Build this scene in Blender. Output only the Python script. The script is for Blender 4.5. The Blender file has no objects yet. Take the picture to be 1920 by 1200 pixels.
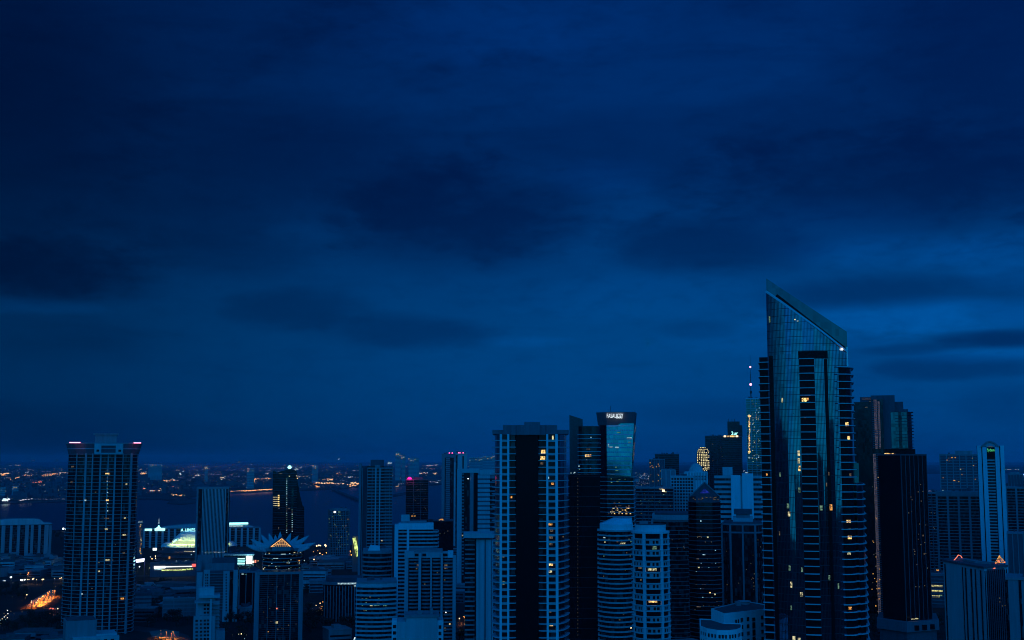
import bpy, math, random
from math import sin, cos, tan, atan2, pi, radians, sqrt
from mathutils import Vector

random.seed(7)
SC = bpy.context.scene
COL = SC.collection

# ------------------------------------------------------------------ camera model
F = 2300.0                      # focal length in pixels of a 1920 wide picture
PITCH = math.atan(262.0 / F)
CP, SP = cos(PITCH), sin(PITCH)
H = 150.0                       # camera height, a high floor of a tower


def P(x, y, Y):
    """world X and Z of the direction (x, y) at ground distance Y"""
    u, v = x - 960.0, 600.0 - y
    den = F * CP - v * SP
    return u * Y / den, H + Y * (F * SP + v * CP) / den


def G(x, y, h=0.0):
    """point at height h seen in direction (x, y)"""
    u, v = x - 960.0, 600.0 - y
    den = F * CP - v * SP
    Y = (h - H) / ((F * SP + v * CP) / den)
    return u * Y / den, Y


# ------------------------------------------------------------------ materials
MATS = {}


def nodes_of(m):
    m.use_nodes = True
    nt = m.node_tree
    return nt, nt.nodes, nt.links, nt.nodes['Principled BSDF']


def solid(name, col, rough=0.75, metal=0.0, var=0.25, scale=0.08, spec=0.3, bump=0.0, bscale=0.3):
    m = bpy.data.materials.new(name)
    nt, N, L, b = nodes_of(m)
    b.inputs['Roughness'].default_value = rough
    b.inputs['Metallic'].default_value = metal
    b.inputs['Specular IOR Level'].default_value = spec
    tc = N.new('ShaderNodeTexCoord')
    no = N.new('ShaderNodeTexNoise')
    no.inputs['Scale'].default_value = scale
    no.inputs['Detail'].default_value = 6
    no.inputs['Roughness'].default_value = 0.65
    if name.endswith(('concrete', 'paint')):
        mp = N.new('ShaderNodeMapping')          # rain streaks run down the walls
        mp.inputs['Scale'].default_value = (5.0, 5.0, 0.5)
        L.new(tc.outputs['Object'], mp.inputs['Vector'])
        L.new(mp.outputs['Vector'], no.inputs['Vector'])
    else:
        L.new(tc.outputs['Object'], no.inputs['Vector'])
    r = N.new('ShaderNodeValToRGB')
    r.color_ramp.elements[0].position = 0.3
    r.color_ramp.elements[1].position = 0.7
    r.color_ramp.elements[0].color = [c * (1 - var) for c in col] + [1]
    r.color_ramp.elements[1].color = [min(1, c * (1 + var)) for c in col] + [1]
    L.new(no.outputs['Fac'], r.inputs['Fac'])
    L.new(r.outputs['Color'], b.inputs['Base Color'])
    if bump:
        n2 = N.new('ShaderNodeTexNoise')
        n2.inputs['Scale'].default_value = bscale
        n2.inputs['Detail'].default_value = 3
        L.new(tc.outputs['Object'], n2.inputs['Vector'])
        bp = N.new('ShaderNodeBump')
        bp.inputs['Strength'].default_value = bump
        bp.inputs['Distance'].default_value = 0.3
        L.new(n2.outputs['Fac'], bp.inputs['Height'])
        L.new(bp.outputs['Normal'], b.inputs['Normal'])
    MATS[name] = m
    return m


def emit(name, col, strength, mottle=0.0, scale=0.9):
    m = bpy.data.materials.new(name)
    nt, N, L, b = nodes_of(m)
    b.inputs['Base Color'].default_value = (0.02, 0.02, 0.02, 1)
    b.inputs['Emission Color'].default_value = list(col) + [1]
    b.inputs['Emission Strength'].default_value = strength
    if mottle:
        tc = N.new('ShaderNodeTexCoord')
        no = N.new('ShaderNodeTexNoise')
        no.inputs['Scale'].default_value = scale
        no.inputs['Detail'].default_value = 3
        L.new(tc.outputs['Object'], no.inputs['Vector'])
        mr = N.new('ShaderNodeMapRange')
        mr.inputs['From Min'].default_value = 0.35
        mr.inputs['From Max'].default_value = 0.65
        mr.inputs['To Min'].default_value = strength * (1 - mottle)
        mr.inputs['To Max'].default_value = strength * (1 + mottle)
        L.new(no.outputs['Fac'], mr.inputs['Value'])
        L.new(mr.outputs['Result'], b.inputs['Emission Strength'])
    MATS[name] = m
    return m


def curtain(name, tint, rough, pw, ph, var, bump, lean=0.0):
    """reflective curtain wall: every pane tilts and tints a little differently"""
    m = bpy.data.materials.new(name)
    nt, N, L, b = nodes_of(m)
    b.inputs['Metallic'].default_value = 1.0
    b.inputs['Roughness'].default_value = rough
    tc = N.new('ShaderNodeTexCoord')
    mp = N.new('ShaderNodeMapping')
    mp.inputs['Scale'].default_value = (1 / pw, 1 / pw, 1 / ph)
    L.new(tc.outputs['Object'], mp.inputs['Vector'])
    fl = N.new('ShaderNodeVectorMath')
    fl.operation = 'FLOOR'
    L.new(mp.outputs['Vector'], fl.inputs[0])
    wn = N.new('ShaderNodeTexWhiteNoise')
    L.new(fl.outputs['Vector'], wn.inputs['Vector'])
    r = N.new('ShaderNodeValToRGB')
    r.color_ramp.elements[0].color = [c * (1 - var) for c in tint] + [1]
    r.color_ramp.elements[1].color = [min(1, c * (1 + var)) for c in tint] + [1]
    L.new(wn.outputs['Value'], r.inputs['Fac'])
    L.new(r.outputs['Color'], b.inputs['Base Color'])
    no = N.new('ShaderNodeTexNoise')
    no.inputs['Scale'].default_value = 0.11
    no.inputs['Detail'].default_value = 2
    L.new(tc.outputs['Object'], no.inputs['Vector'])
    bp = N.new('ShaderNodeBump')
    bp.inputs['Strength'].default_value = bump
    bp.inputs['Distance'].default_value = 1.0
    L.new(no.outputs['Fac'], bp.inputs['Height'])
    L.new(bp.outputs['Normal'], b.inputs['Normal'])
    if lean:
        # whole columns of panes lean by a degree or two
        sx = N.new('ShaderNodeSeparateXYZ')
        L.new(tc.outputs['Object'], sx.inputs[0])
        cx = N.new('ShaderNodeCombineXYZ')
        q = N.new('ShaderNodeMath'); q.operation = 'MULTIPLY'; q.inputs[1].default_value = 1 / (pw * 1.5)
        L.new(sx.outputs[0], q.inputs[0])
        q2 = N.new('ShaderNodeMath'); q2.operation = 'FLOOR'
        L.new(q.outputs[0], q2.inputs[0])
        L.new(q2.outputs[0], cx.inputs[0])
        w2 = N.new('ShaderNodeTexWhiteNoise')
        L.new(cx.outputs[0], w2.inputs['Vector'])
        s1 = N.new('ShaderNodeMath'); s1.operation = 'SUBTRACT'; s1.inputs[1].default_value = 0.42
        L.new(w2.outputs['Value'], s1.inputs[0])
        s2 = N.new('ShaderNodeMath'); s2.operation = 'MULTIPLY'; s2.inputs[1].default_value = lean
        L.new(s1.outputs[0], s2.inputs[0])
        ge = N.new('ShaderNodeNewGeometry')
        v1 = N.new('ShaderNodeCombineXYZ')
        L.new(s2.outputs[0], v1.inputs[2])
        va = N.new('ShaderNodeVectorMath'); va.operation = 'ADD'
        L.new(bp.outputs['Normal'], va.inputs[0]); L.new(v1.outputs[0], va.inputs[1])
        vn = N.new('ShaderNodeVectorMath'); vn.operation = 'NORMALIZE'
        L.new(va.outputs[0], vn.inputs[0])
        L.new(vn.outputs[0], b.inputs['Normal'])
    MATS[name] = m
    return m


solid('white_paint', (0.80, 0.80, 0.78), 0.7, var=0.10, scale=0.05)
solid('pale_concrete', (0.50, 0.50, 0.48), 0.8, var=0.16, scale=0.05)
solid('pier_concrete', (0.36, 0.36, 0.35), 0.8, var=0.16, scale=0.05)
solid('crown_concrete', (0.17, 0.17, 0.18), 0.8, var=0.18)
solid('grey_concrete', (0.27, 0.27, 0.27), 0.8, var=0.2, scale=0.06)
solid('dark_concrete', (0.11, 0.11, 0.12), 0.8, var=0.2, scale=0.06)
solid('rail_metal', (0.66, 0.64, 0.66), 0.45, var=0.1)
solid('roof_gravel', (0.10, 0.10, 0.10), 0.9, var=0.35, scale=0.3)


def window_glass(name, col, curtain_col, share, pw, ph, rough, spec):
    """dark panes; behind some of them a blind or curtain is drawn"""
    m = bpy.data.materials.new(name)
    nt, N, L, b = nodes_of(m)
    b.inputs['Roughness'].default_value = rough
    b.inputs['Specular IOR Level'].default_value = spec
    tc = N.new('ShaderNodeTexCoord')
    mp = N.new('ShaderNodeMapping')
    mp.inputs['Scale'].default_value = (1 / pw, 1 / pw, 1 / ph)
    L.new(tc.outputs['Object'], mp.inputs['Vector'])
    fl = N.new('ShaderNodeVectorMath'); fl.operation = 'FLOOR'
    L.new(mp.outputs['Vector'], fl.inputs[0])
    wn = N.new('ShaderNodeTexWhiteNoise')
    L.new(fl.outputs['Vector'], wn.inputs['Vector'])
    r = N.new('ShaderNodeValToRGB')
    e = r.color_ramp.elements
    e[0].position, e[0].color = 1 - share, list(col) + [1]
    e[1].position, e[1].color = 1.0, list(curtain_col) + [1]
    q = e.new(0.0); q.color = [v * .5 for v in col] + [1]
    L.new(wn.outputs['Value'], r.inputs['Fac'])
    L.new(r.outputs['Color'], b.inputs['Base Color'])
    MATS[name] = m


window_glass('dark_glass', (0.010, 0.011, 0.014), (0.10, 0.10, 0.09), 0.25, 1.9, 3.3, 0.16, 0.22)
solid('black_glass', (0.006, 0.006, 0.008), 0.22, var=0.3, spec=0.10, scale=0.4)
solid('blue_glass', (0.05, 0.055, 0.06), 0.25, var=0.35, spec=0.5, scale=0.35)
solid('shell_white', (0.78, 0.78, 0.76), 0.5, var=0.06)
solid('dark_metal', (0.05, 0.05, 0.055), 0.45, metal=0.3)
solid('trim_metal', (0.7, 0.7, 0.7), 0.3, metal=0.6, var=0.05)
solid('foliage', (0.022, 0.036, 0.018), 0.8, var=0.6, scale=0.5)
solid('bark', (0.06, 0.045, 0.03), 0.9)
solid('asphalt', (0.05, 0.05, 0.05), 0.85, var=0.3, scale=0.05)
solid('paving', (0.20, 0.18, 0.16), 0.85, var=0.3, scale=0.08)
solid('terrain', (0.014, 0.016, 0.013), 0.95, var=0.7, scale=0.012)
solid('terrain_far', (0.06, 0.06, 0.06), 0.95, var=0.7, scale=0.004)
curtain('sail_glass', (0.235, 0.27, 0.36), 0.05, 1.6, 3.2, 0.20, 0.03, 0.09)
curtain('blade_glass', (0.12, 0.14, 0.16), 0.08, 1.6, 3.2, 0.15, 0.03)
curtain('strip_glass', (0.08, 0.14, 0.17), 0.12, 2.0, 3.4, 0.3, 0.05)
curtain('bank_glass', (0.28, 0.38, 0.40), 0.10, 2.0, 4.0, 0.2, 0.03)
curtain('slate_glass', (0.10, 0.14, 0.16), 0.12, 2.0, 3.4, 0.3, 0.10)
curtain('inky_glass', (0.035, 0.04, 0.05), 0.15, 2.0, 3.4, 0.35, 0.10)

emit('warm_window', (1.0, 0.62, 0.20), 1.15, 0.9, 1.4)
emit('amber_window', (1.0, 0.42, 0.08), 0.65, 0.9, 1.4)
emit('pale_window', (0.95, 0.85, 0.45), 0.5, 0.9, 1.4)
emit('green_window', (0.40, 0.75, 0.45), 0.20, 0.9, 1.4)
emit('dim_window', (0.9, 0.6, 0.3), 0.10, 0.9, 1.4)
emit('cool_window', (0.55, 0.85, 0.95), 0.55, 0.7)
emit('teal_lamp', (0.35, 1.0, 0.95), 2.2)
emit('white_lamp', (0.85, 0.97, 1.0), 2.6)
emit('warm_lamp', (1.0, 0.70, 0.36), 2.4)
emit('orange_lamp', (1.0, 0.36, 0.06), 2.4)
emit('red_lamp', (1.0, 0.12, 0.10), 1.6)
emit('pink_lamp', (1.0, 0.30, 0.50), 3.2)
emit('magenta_lamp', (1.0, 0.02, 0.34), 1.7)
emit('green_lamp', (0.10, 0.85, 0.30), 0.85)
emit('blue_lamp', (0.03, 0.06, 0.85), 0.22, 0.6, 0.5)
emit('sign_white', (0.80, 0.93, 1.0), 1.1)
emit('sign_dim', (0.6, 0.6, 0.75), 0.07)
emit('coral_lamp', (1.0, 0.22, 0.12), 1.2)
emit('facade_pattern', (0.62, 0.80, 0.22), 0.9, 0.9, 0.25)
emit('speckled_glow', (0.55, 0.45, 0.52), 0.10, 0.9, 0.6)
emit('garage_lamp', (.85, .78, .28), 0.75, .7, .5)
emit('shell_glow', (0.62, 0.80, 0.38), 0.85, 0.2, 0.05)


def M(n):
    return MATS[n]


# ------------------------------------------------------------------ mesh helpers
class MB:
    def __init__(self):
        self.v, self.f = [], []

    def add(self, vs, fs):
        o = len(self.v)
        self.v += vs
        self.f += [tuple(i + o for i in q) for q in fs]

    def box(self, x0, x1, y0, y1, z0, z1):
        if x0 > x1: x0, x1 = x1, x0
        if z0 > z1: z0, z1 = z1, z0
        self.add([(x0, y0, z0), (x1, y0, z0), (x1, y1, z0), (x0, y1, z0),
                  (x0, y0, z1), (x1, y0, z1), (x1, y1, z1), (x0, y1, z1)],
                 [(3, 2, 1, 0), (4, 5, 6, 7), (0, 1, 5, 4), (1, 2, 6, 5), (2, 3, 7, 6), (3, 0, 4, 7)])

    def prism(self, poly, z0, z1, top=None):
        """poly counter-clockwise; z1 a number or a function of (x, y); top an optional other outline"""
        n = len(poly)
        t = top or poly
        g = z1 if callable(z1) else (lambda x, y: z1)
        vs = [(x, y, z0) for x, y in poly] + [(x, y, g(x, y)) for x, y in t]
        fs = [tuple(range(n - 1, -1, -1)), tuple(range(n, 2 * n))]
        fs += [(i, (i + 1) % n, n + (i + 1) % n, n + i) for i in range(n)]
        self.add(vs, fs)

    def obox(self, A, t, nrm, hw, proud, z0, z1, back=0.05):
        """upright bar at A on a wall: t along, nrm outwards"""
        a = (A[0] - t[0] * hw - nrm[0] * back, A[1] - t[1] * hw - nrm[1] * back)
        b = (A[0] + t[0] * hw - nrm[0] * back, A[1] + t[1] * hw - nrm[1] * back)
        k = proud + back
        self.prism([(a[0] + nrm[0] * k, a[1] + nrm[1] * k), (b[0] + nrm[0] * k, b[1] + nrm[1] * k), b, a], z0, z1)

    def bar(self, A, B, r):
        """square bar between two points"""
        A, B = Vector(A), Vector(B)
        d = (B - A).normalized()
        s = d.cross(Vector((0, 0, 1)))
        if s.length < 1e-3: s = Vector((1, 0, 0))
        s = s.normalized() * r
        w = d.cross(s).normalized() * r
        vs = [tuple(p + a * s + b * w) for p in (A, B) for a, b in ((-1, -1), (1, -1), (1, 1), (-1, 1))]
        self.add(vs, [(3, 2, 1, 0), (4, 5, 6, 7), (0, 1, 5, 4), (1, 2, 6, 5), (2, 3, 7, 6), (3, 0, 4, 7)])

    def octa(self, x, y, z, r):
        self.add([(x + r, y, z), (x, y + r, z), (x - r, y, z), (x, y - r, z), (x, y, z + r), (x, y, z - r)],
                 [(0, 1, 4), (1, 2, 4), (2, 3, 4), (3, 0, 4), (1, 0, 5), (2, 1, 5), (3, 2, 5), (0, 3, 5)])

    def ball(self, x, y, z, r, n=12):
        rings = []
        for i in range(1, n // 2):
            a = pi * i / (n // 2)
            rings.append([(x + r * sin(a) * cos(2 * pi * k / n), y + r * sin(a) * sin(2 * pi * k / n), z + r * cos(a)) for k in range(n)])
        vs = [p for q in rings for p in q] + [(x, y, z + r), (x, y, z - r)]
        m = len(rings)
        fs = [(i * n + k, (i + 1) * n + k, (i + 1) * n + (k + 1) % n, i * n + (k + 1) % n) for i in range(m - 1) for k in range(n)]
        fs += [(m * n, k, (k + 1) % n) for k in range(n)]
        fs += [(m * n + 1, (m - 1) * n + (k + 1) % n, (m - 1) * n + k) for k in range(n)]
        self.add(vs, fs)

    def mesh(self, name, mat):
        me = bpy.data.meshes.new(name)
        me.from_pydata(self.v, [], self.f)
        me.materials.append(M(mat))
        me.update()
        return me

    def build(self, name, mat, parent=None, **props):
        return link(name, self.mesh(name, mat), parent, **props)


def link(name, data, parent=None, loc=None, **props):
    o = bpy.data.objects.new(name, data)
    COL.objects.link(o)
    if parent is not None: o.parent = parent
    if loc: o.location = loc
    for k, v in props.items(): o[k] = v
    return o


def tag(o, label, cat, group=None):
    o['label'] = label
    o['category'] = cat
    if group: o['group'] = group
    return o


# ------------------------------------------------------------------ outlines
def rect(x0, x1, y0, y1):
    return [(x0, y0), (x1, y0), (x1, y1), (x0, y1)]


def chrect(x0, x1, y0, y1, c, cy=None):
    e = cy or c
    return [(x0 + c, y0), (x1 - c, y0), (x1, y0 + e), (x1, y1 - e), (x1 - c, y1), (x0 + c, y1), (x0, y1 - e), (x0, y0 + e)]


def ellipse(cx, cy, rx, ry, n=40):
    return [(cx + rx * cos(2 * pi * i / n - pi / 2), cy + ry * sin(2 * pi * i / n - pi / 2)) for i in range(n)]


def bow(x0, x1, bulge, depth, n=16, y0=0.0):
    """flat back, front bulging towards -y"""
    c, h = (x0 + x1) / 2, (x1 - x0) / 2
    fr = [(x0 + (x1 - x0) * i / n, y0 - bulge * (1 - ((x0 + (x1 - x0) * i / n - c) / h) ** 2)) for i in range(n + 1)]
    return fr + [(x1, y0 + depth), (x0, y0 + depth)]


def offset(poly, d):
    n = len(poly)
    out = []
    for i in range(n):
        p0, p1, p2 = poly[i - 1], poly[i], poly[(i + 1) % n]
        e1 = Vector((p1[0] - p0[0], p1[1] - p0[1])).normalized()
        e2 = Vector((p2[0] - p1[0], p2[1] - p1[1])).normalized()
        n1, n2 = Vector((e1.y, -e1.x)), Vector((e2.y, -e2.x))
        b = n1 + n2
        k = b.length_squared / 2
        b = b / max(k, 0.3)
        out.append((p1[0] + b.x * d, p1[1] + b.y * d))
    return out


def front_y(poly, x):
    best = None
    n = len(poly)
    for i in range(n):
        a, b = poly[i], poly[(i + 1) % n]
        if (a[0] - x) * (b[0] - x) <= 0 and abs(a[0] - b[0]) > 1e-6:
            y = a[1] + (b[1] - a[1]) * (x - a[0]) / (b[0] - a[0])
            best = y if best is None else min(best, y)
    return 0.0 if best is None else best


def mat_at(poly, x):
    """front position, tangent and normal of an outline at x"""
    e = 0.3
    a, b = (x - e, front_y(poly, x - e)), (x + e, front_y(poly, x + e))
    t = Vector((b[0] - a[0], b[1] - a[1]))
    t = t.normalized() if abs(t.y) < 3 else Vector((1, 0))
    return (x, front_y(poly, x)), (t.x, t.y), (t.y, -t.x)


# ------------------------------------------------------------------ a site: one thing standing on the ground
class Site:
    def __init__(self, name, label, cat, x0, x1, D, yref=862, rot=None, group=None, zb=0.0):
        a, b = P(x0, yref, D)[0], P(x1, yref, D)[0]
        self.xc, self.D, self.yref, self.zb = (a + b) / 2, D, yref, zb
        th = -atan2(self.xc, D) if rot is None else rot
        self.c = cos(th) if rot is None else 1.0
        self.root = bpy.data.objects.new(name, None)
        COL.objects.link(self.root)
        self.root.location = (self.xc, D, zb)
        self.root.rotation_euler = (0, 0, th)
        self.root.empty_display_size = 5
        tag(self.root, label, cat, group)
        self.x0, self.x1 = self.X(x0), self.X(x1)
        self.W = self.x1 - self.x0
        self.s = D / F * self.c

    def X(self, px, y=None):
        return (P(px, self.yref if y is None else y, self.D)[0] - self.xc) * self.c

    def Z(self, y):
        return P(960, y, self.D)[1] - self.zb

    def pt(self, px, D, y=None):
        return (P(px, self.yref if y is None else y, D)[0] - self.xc, D - self.D)

    def part(self, mb, name, mat, parent=None, **kw):
        return mb.build(name, mat, parent or self.root, **kw)

    def boxpx(self, name, mat, px0, px1, y0, y1, d0, d1, parent=None, **kw):
        m = MB()
        ym = y0 if y1 is None else (y0 + y1) / 2
        m.box(self.X(px0, ym), self.X(px1, ym), d0, d1, self.Z(y0), 0 if y1 is None else self.Z(y1))
        return m.build(name, mat, parent or self.root, **kw)

    def lits(self, poly, items, d=0.25, name='lit_window'):
        for px, y, w, h, mt in items:
            x = self.X(px, y)
            (fx, fy), t, n = mat_at(poly, x)
            m = MB()
            z = self.Z(y)
            hh = h * self.s / 2
            m.obox((fx, fy), t, n, w * self.s / 2, d, z - hh, z + hh)
            m.build(name, mt, self.root)

    def specks(self, poly, n, px0, px1, y0, y1, mats=('dim_window',), w=1.6, h=1.1, d=0.25, step=None):
        it = []
        for _ in range(n):
            y = random.uniform(y0, y1)
            if step: y = y0 + step * round((y - y0) / step)
            it.append((random.uniform(px0, px1), y, w * random.uniform(.7, 1.4), h * random.uniform(.8, 1.2), random.choice(mats)))
        self.lits(poly, it, d)

    def floors(self, poly, z0, z1, step, th, proud, mat, name='floor_slab', cap=100):
        m = MB()
        m.prism(offset(poly, proud), 0, th)
        me = m.mesh(name, mat)
        k, z = 0, z1
        while z > z0 and k < cap:
            link(name, me, self.root, loc=(0, 0, z))
            z -= step
            k += 1

    def bandmesh(self, poly, z0, z1, step, th, proud, mat, name='bands_and_fins'):  # floor bands of a facade, merged into one mesh
        m = MB()
        q = offset(poly, proud)
        z = z1
        while z > z0:
            m.prism(q, z, z + th)
            z -= step
        return m.build(name, mat, self.root)

    def fins(self, poly, z0, z1, spacing, w, proud, mat, name='bands_and_fins', skip_back=True, each=False):  # upright fins along the edges of an outline
        m = MB()
        n = len(poly)
        ymin, ymax = min(p[1] for p in poly), max(p[1] for p in poly)
        for i in range(n):
            a, b = poly[i], poly[(i + 1) % n]
            L = math.hypot(b[0] - a[0], b[1] - a[1])
            t = ((b[0] - a[0]) / L, (b[1] - a[1]) / L)
            nr = (t[1], -t[0])
            k = max(1, round(L / spacing))
            for j in range(k):
                q = (j + 0.5) / k if len(poly) > 12 else j / max(1, k - 1) if k > 1 else 0.5
                A = (a[0] + (b[0] - a[0]) * q, a[1] + (b[1] - a[1]) * q)
                if each:
                    mm = MB()
                    mm.obox(A, t, nr, w / 2, proud, z0, z1)
                    mm.build(name, mat, self.root)
                else:
                    m.obox(A, t, nr, w / 2, proud, z0, z1)
        if not each:
            return m.build(name, mat, self.root)


def text(S, string, px0, px1, ytop, ybot, d, mat, name='sign_lettering', parent=None):
    cu = bpy.data.curves.new('lettering', 'FONT')
    cu.body = string
    cu.extrude = 0.05
    tmp = bpy.data.objects.new('lettering', cu)
    COL.objects.link(tmp)
    dg = bpy.context.evaluated_depsgraph_get()
    me = bpy.data.meshes.new_from_object(tmp.evaluated_get(dg))
    bpy.data.objects.remove(tmp)
    xs = [v.co.x for v in me.vertices]
    ys = [v.co.y for v in me.vertices]
    ym = (ytop + ybot) / 2
    X0, X1, Z0, Z1 = S.X(px0, ym), S.X(px1, ym), S.Z(ybot), S.Z(ytop)
    for v in me.vertices:
        fx = (v.co.x - min(xs)) / (max(xs) - min(xs))
        fz = (v.co.y - min(ys)) / (max(ys) - min(ys))
        v.co = (X0 + fx * (X1 - X0), d - v.co.z * 6, Z0 + fz * (Z1 - Z0))
    me.materials.clear()
    me.materials.append(M(mat))
    return link(name, me, parent or S.root)


def tower(name, label, x0, x1, ytop, D, depth=None, shape='rect', body='dark_glass', band=None, fin=None, pent=(), yref=None,
          cat='tower', group=None, bulge=None, parapet=None, rot=None, ch=None, pentmat=None, each=True, zb=0.0):
    S = Site(name, label, cat, x0, x1, D, yref if yref is not None else max(862, ytop), rot, group, zb)
    depth = depth or S.W * 0.8
    if shape == 'rect': poly = rect(S.x0, S.x1, 0, depth)
    elif shape == 'round': poly = ellipse(0, depth / 2, S.W / 2, depth / 2, 36)
    elif shape == 'ch': poly = chrect(S.x0, S.x1, 0, depth, ch or S.W * .2)
    elif shape == 'bow': poly = bow(S.x0, S.x1, bulge or S.W * .12, depth, 14, bulge or S.W * .12)
    z1 = S.Z(ytop)
    m = MB()
    m.prism(poly, 0, z1)
    S.part(m, 'wall' if body.endswith(('concrete', 'paint')) else 'glazing', body)
    if band:
        step, th, proud, mt = band
        nfl = int(z1 / step)
        if each and nfl <= 100:
            S.floors(poly, 4, z1 - th, step, th, proud, mt)
        else:
            S.bandmesh(poly, 4, z1 - th, step, th, proud, mt)
    if fin:
        sp, w, proud, mt = fin
        S.fins(poly, 0, z1, sp, w, proud, mt, 'pilaster' if each else 'bands_and_fins', each=each)
    pm = parapet or (band[3] if band else fin[3] if fin else body)
    m = MB()
    m.prism(offset(poly, 0.5), z1 + 0.004, z1 + 1.3)
    S.part(m, 'parapet', pm)
    for px0, px1, yt in pent:
        m = MB()
        a, b = S.X(px0, yt), S.X(px1, yt)
        m.box(a, b, depth * .25, depth * .75, z1 + 1.3, S.Z(yt))
        S.part(m, 'penthouse', pentmat or pm)
    m = MB()
    rr = random.Random(len(label) * 7 + int(x0))
    for _ in range(5):
        qx, qy = rr.uniform(-.32, .32) * S.W, rr.uniform(.3, .7) * depth
        w, h = rr.uniform(.8, 2.6), rr.uniform(1.6, 3.4)
        if rr.random() < .3: m.prism(ellipse(qx, qy, w * .6, w * .6, 10), z1 + 1.31, z1 + 1.3 + h)
        else: m.box(qx - w, qx + w, qy - w * .7, qy + w * .7, z1 + 1.31, z1 + 1.3 + h)
    S.part(m, 'roof_plant', 'dark_concrete')
    S.poly, S.z1, S.depth = poly, z1, depth
    return S


def lamp_light(name, parent, loc, col, power, r=1.5, down=False):
    l = bpy.data.lights.new(name, 'SPOT' if down else 'POINT')
    if down:
        l.spot_size = radians(146)
        l.spot_blend = .5
    l.color = col
    l.energy = power
    l.shadow_soft_size = r
    o = bpy.data.objects.new(name, l)
    COL.objects.link(o)
    o.parent = parent
    o.location = loc
    return o

# ================================================================== THE SAIL TOWER (nearest, tallest)
def sail_tower():
    S = Site('sail_tower', 'tallest tower, blue glass front under a slanting sail shaped top', 'tower', 1438, 1583, 530, 862)
    # curved front: from left edge to right edge, bulging to the viewer
    xl, xr = S.X(1437, 600), S.X(1586, 640)
    B = 7.0
    c, h = (xl + xr) / 2, (xr - xl) / 2
    n = 28
    front = [(xl + (xr - xl) * i / n, -B * (1 - ((xl + (xr - xl) * i / n - c) / h) ** 2)) for i in range(n + 1)]
    poly = front + [(xr, 14), (xl, 14)]
    xa, za, xb, zb_ = S.X(1437, 546), S.Z(546), S.X(1580, 656), S.Z(656)

    def top(x, y): return za + (zb_ - za) * (x - xa) / (xb - xa)
    m = MB(); m.prism(poly, 0, top); S.part(m, 'glass_front', 'sail_glass')
    # sail blade behind the front
    kb = 547.0 / 530.0          # the blade stands farther back
    xs0, zs0, xs1, zs1 = S.X(1435, 520) * kb + S.xc * (kb - 1) * .06, H + (S.Z(520) - H) * kb, S.X(1587, 624) * kb, H + (S.Z(624) - H) * kb
    m = MB()
    m.prism([(xs0, 17), (xs1, 17), (xs1, 19), (xs0, 19)], 0, lambda x, y: zs0 + (zs1 - zs0) * (x - xs0) / (xs1 - xs0))
    S.part(m, 'sail_blade', 'blade_glass')
    m = MB(); m.box(xl + 1, xr - 1, 19, 34, 0, S.Z(670)); S.part(m, 'rear_wall', 'dark_concrete')
    # bright trim along the slanting edge and down its right end
    m = MB()
    for i in range(n):
        a, b = front[i], front[i + 1]
        m.bar((a[0], a[1] - .15, top(*a) + .1), (b[0], b[1] - .15, top(*b) + .1), .4)
    S.part(m, 'edge_trim', 'white_paint')
    m = MB()
    m.bar((xl + 4, 16.7, top(xl + 4, 0) + 3.6), (xr - .5, 16.7, top(xr - .5, 0) + 2.6), .75)
    S.part(m, 'gap_shade_bar', 'black_glass')  # black bar on the blade drawn for the dark gap behind the edge
    m = MB(); m.bar((xr + .25, .2, S.Z(692)), (xr + .25, .2, S.Z(652)), .3); S.part(m, 'edge_trim', 'trim_metal')
    # mullions
    fl = 13.9 * S.s
    m = MB()
    for i in range(1, 2 * n):
        x = xl + (xr - xl) * i / (2 * n)
        y = front_y(poly, x)
        z1 = top(x, y)
        m.box(x - .05, x + .05, y - .10, y + .05, 0, z1)
    z = S.Z(674)
    zt = []
    while z < S.Z(540): zt.append(z); z += fl
    z = S.Z(674) - fl
    while z > 2: zt.append(z); z -= fl
    for z in zt:
        for i in range(n):
            a, b = front[i], front[i + 1]
            if top(*a) < z + .5 or top(*b) < z + .5: continue
            m.prism([(a[0], a[1] - .14), (b[0], b[1] - .14), (b[0], b[1] + .05), (a[0], a[1] + .05)], z, z + .16)
    S.part(m, 'mullions', 'dark_metal')

    def curve_panel(px0, px1, z0, z1, proud, mat, name, drop=.1):
        x0, x1 = S.X(px0), S.X(px1)
        k = 6
        p = [(x0 + (x1 - x0) * i / k, front_y(poly, x0 + (x1 - x0) * i / k) - proud) for i in range(k + 1)]
        q = [(x, y + proud + drop) for x, y in reversed(p)]
        m = MB(); m.prism(p + q, z0, z1)
        return m
    zr = S.Z(676)
    S.part(curve_panel(1503, 1531, 0, zr, .22, '', ''), 'balcony_shade_panel', 'black_glass')  # black panel on the curve stands in for the shaded balcony recess
    S.part(curve_panel(1550, 1556, 0, zr, .22, '', ''), 'window_strip', 'black_glass')
    S.part(curve_panel(1502, 1557, S.Z(675), S.Z(661), .3, '', ''), 'top_window', 'black_glass')
    # left wing, its side wall coloured black for the shadow on it, right wing
    lp = rect(S.X(1427), S.X(1446), 1.5, 22)
    m = MB(); m.prism(lp, 0, S.Z(668)); S.part(m, 'side_wing', 'black_glass')
    m = MB(); m.box(S.X(1446) + .01, S.X(1461), -1.8, 16, 0, S.Z(667)); S.part(m, 'side_wall', 'black_glass')
    rp = [(S.X(1578), -3.0), (S.X(1590), -2.0), (S.X(1598), 1.0), (S.X(1601), 5), (S.X(1601), 22), (S.X(1578), 22)]
    m = MB(); m.prism(rp, 0, S.Z(690)); S.part(m, 'side_wing', 'black_glass')
    r2 = [(S.X(1590), 4), (S.X(1604), 3), (S.X(1614), 6), (S.X(1618), 11), (S.X(1618), 30), (S.X(1590), 30)]
    m = MB(); m.prism(r2, 0, S.Z(905)); S.part(m, 'rear_wing', 'slate_glass')
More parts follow.
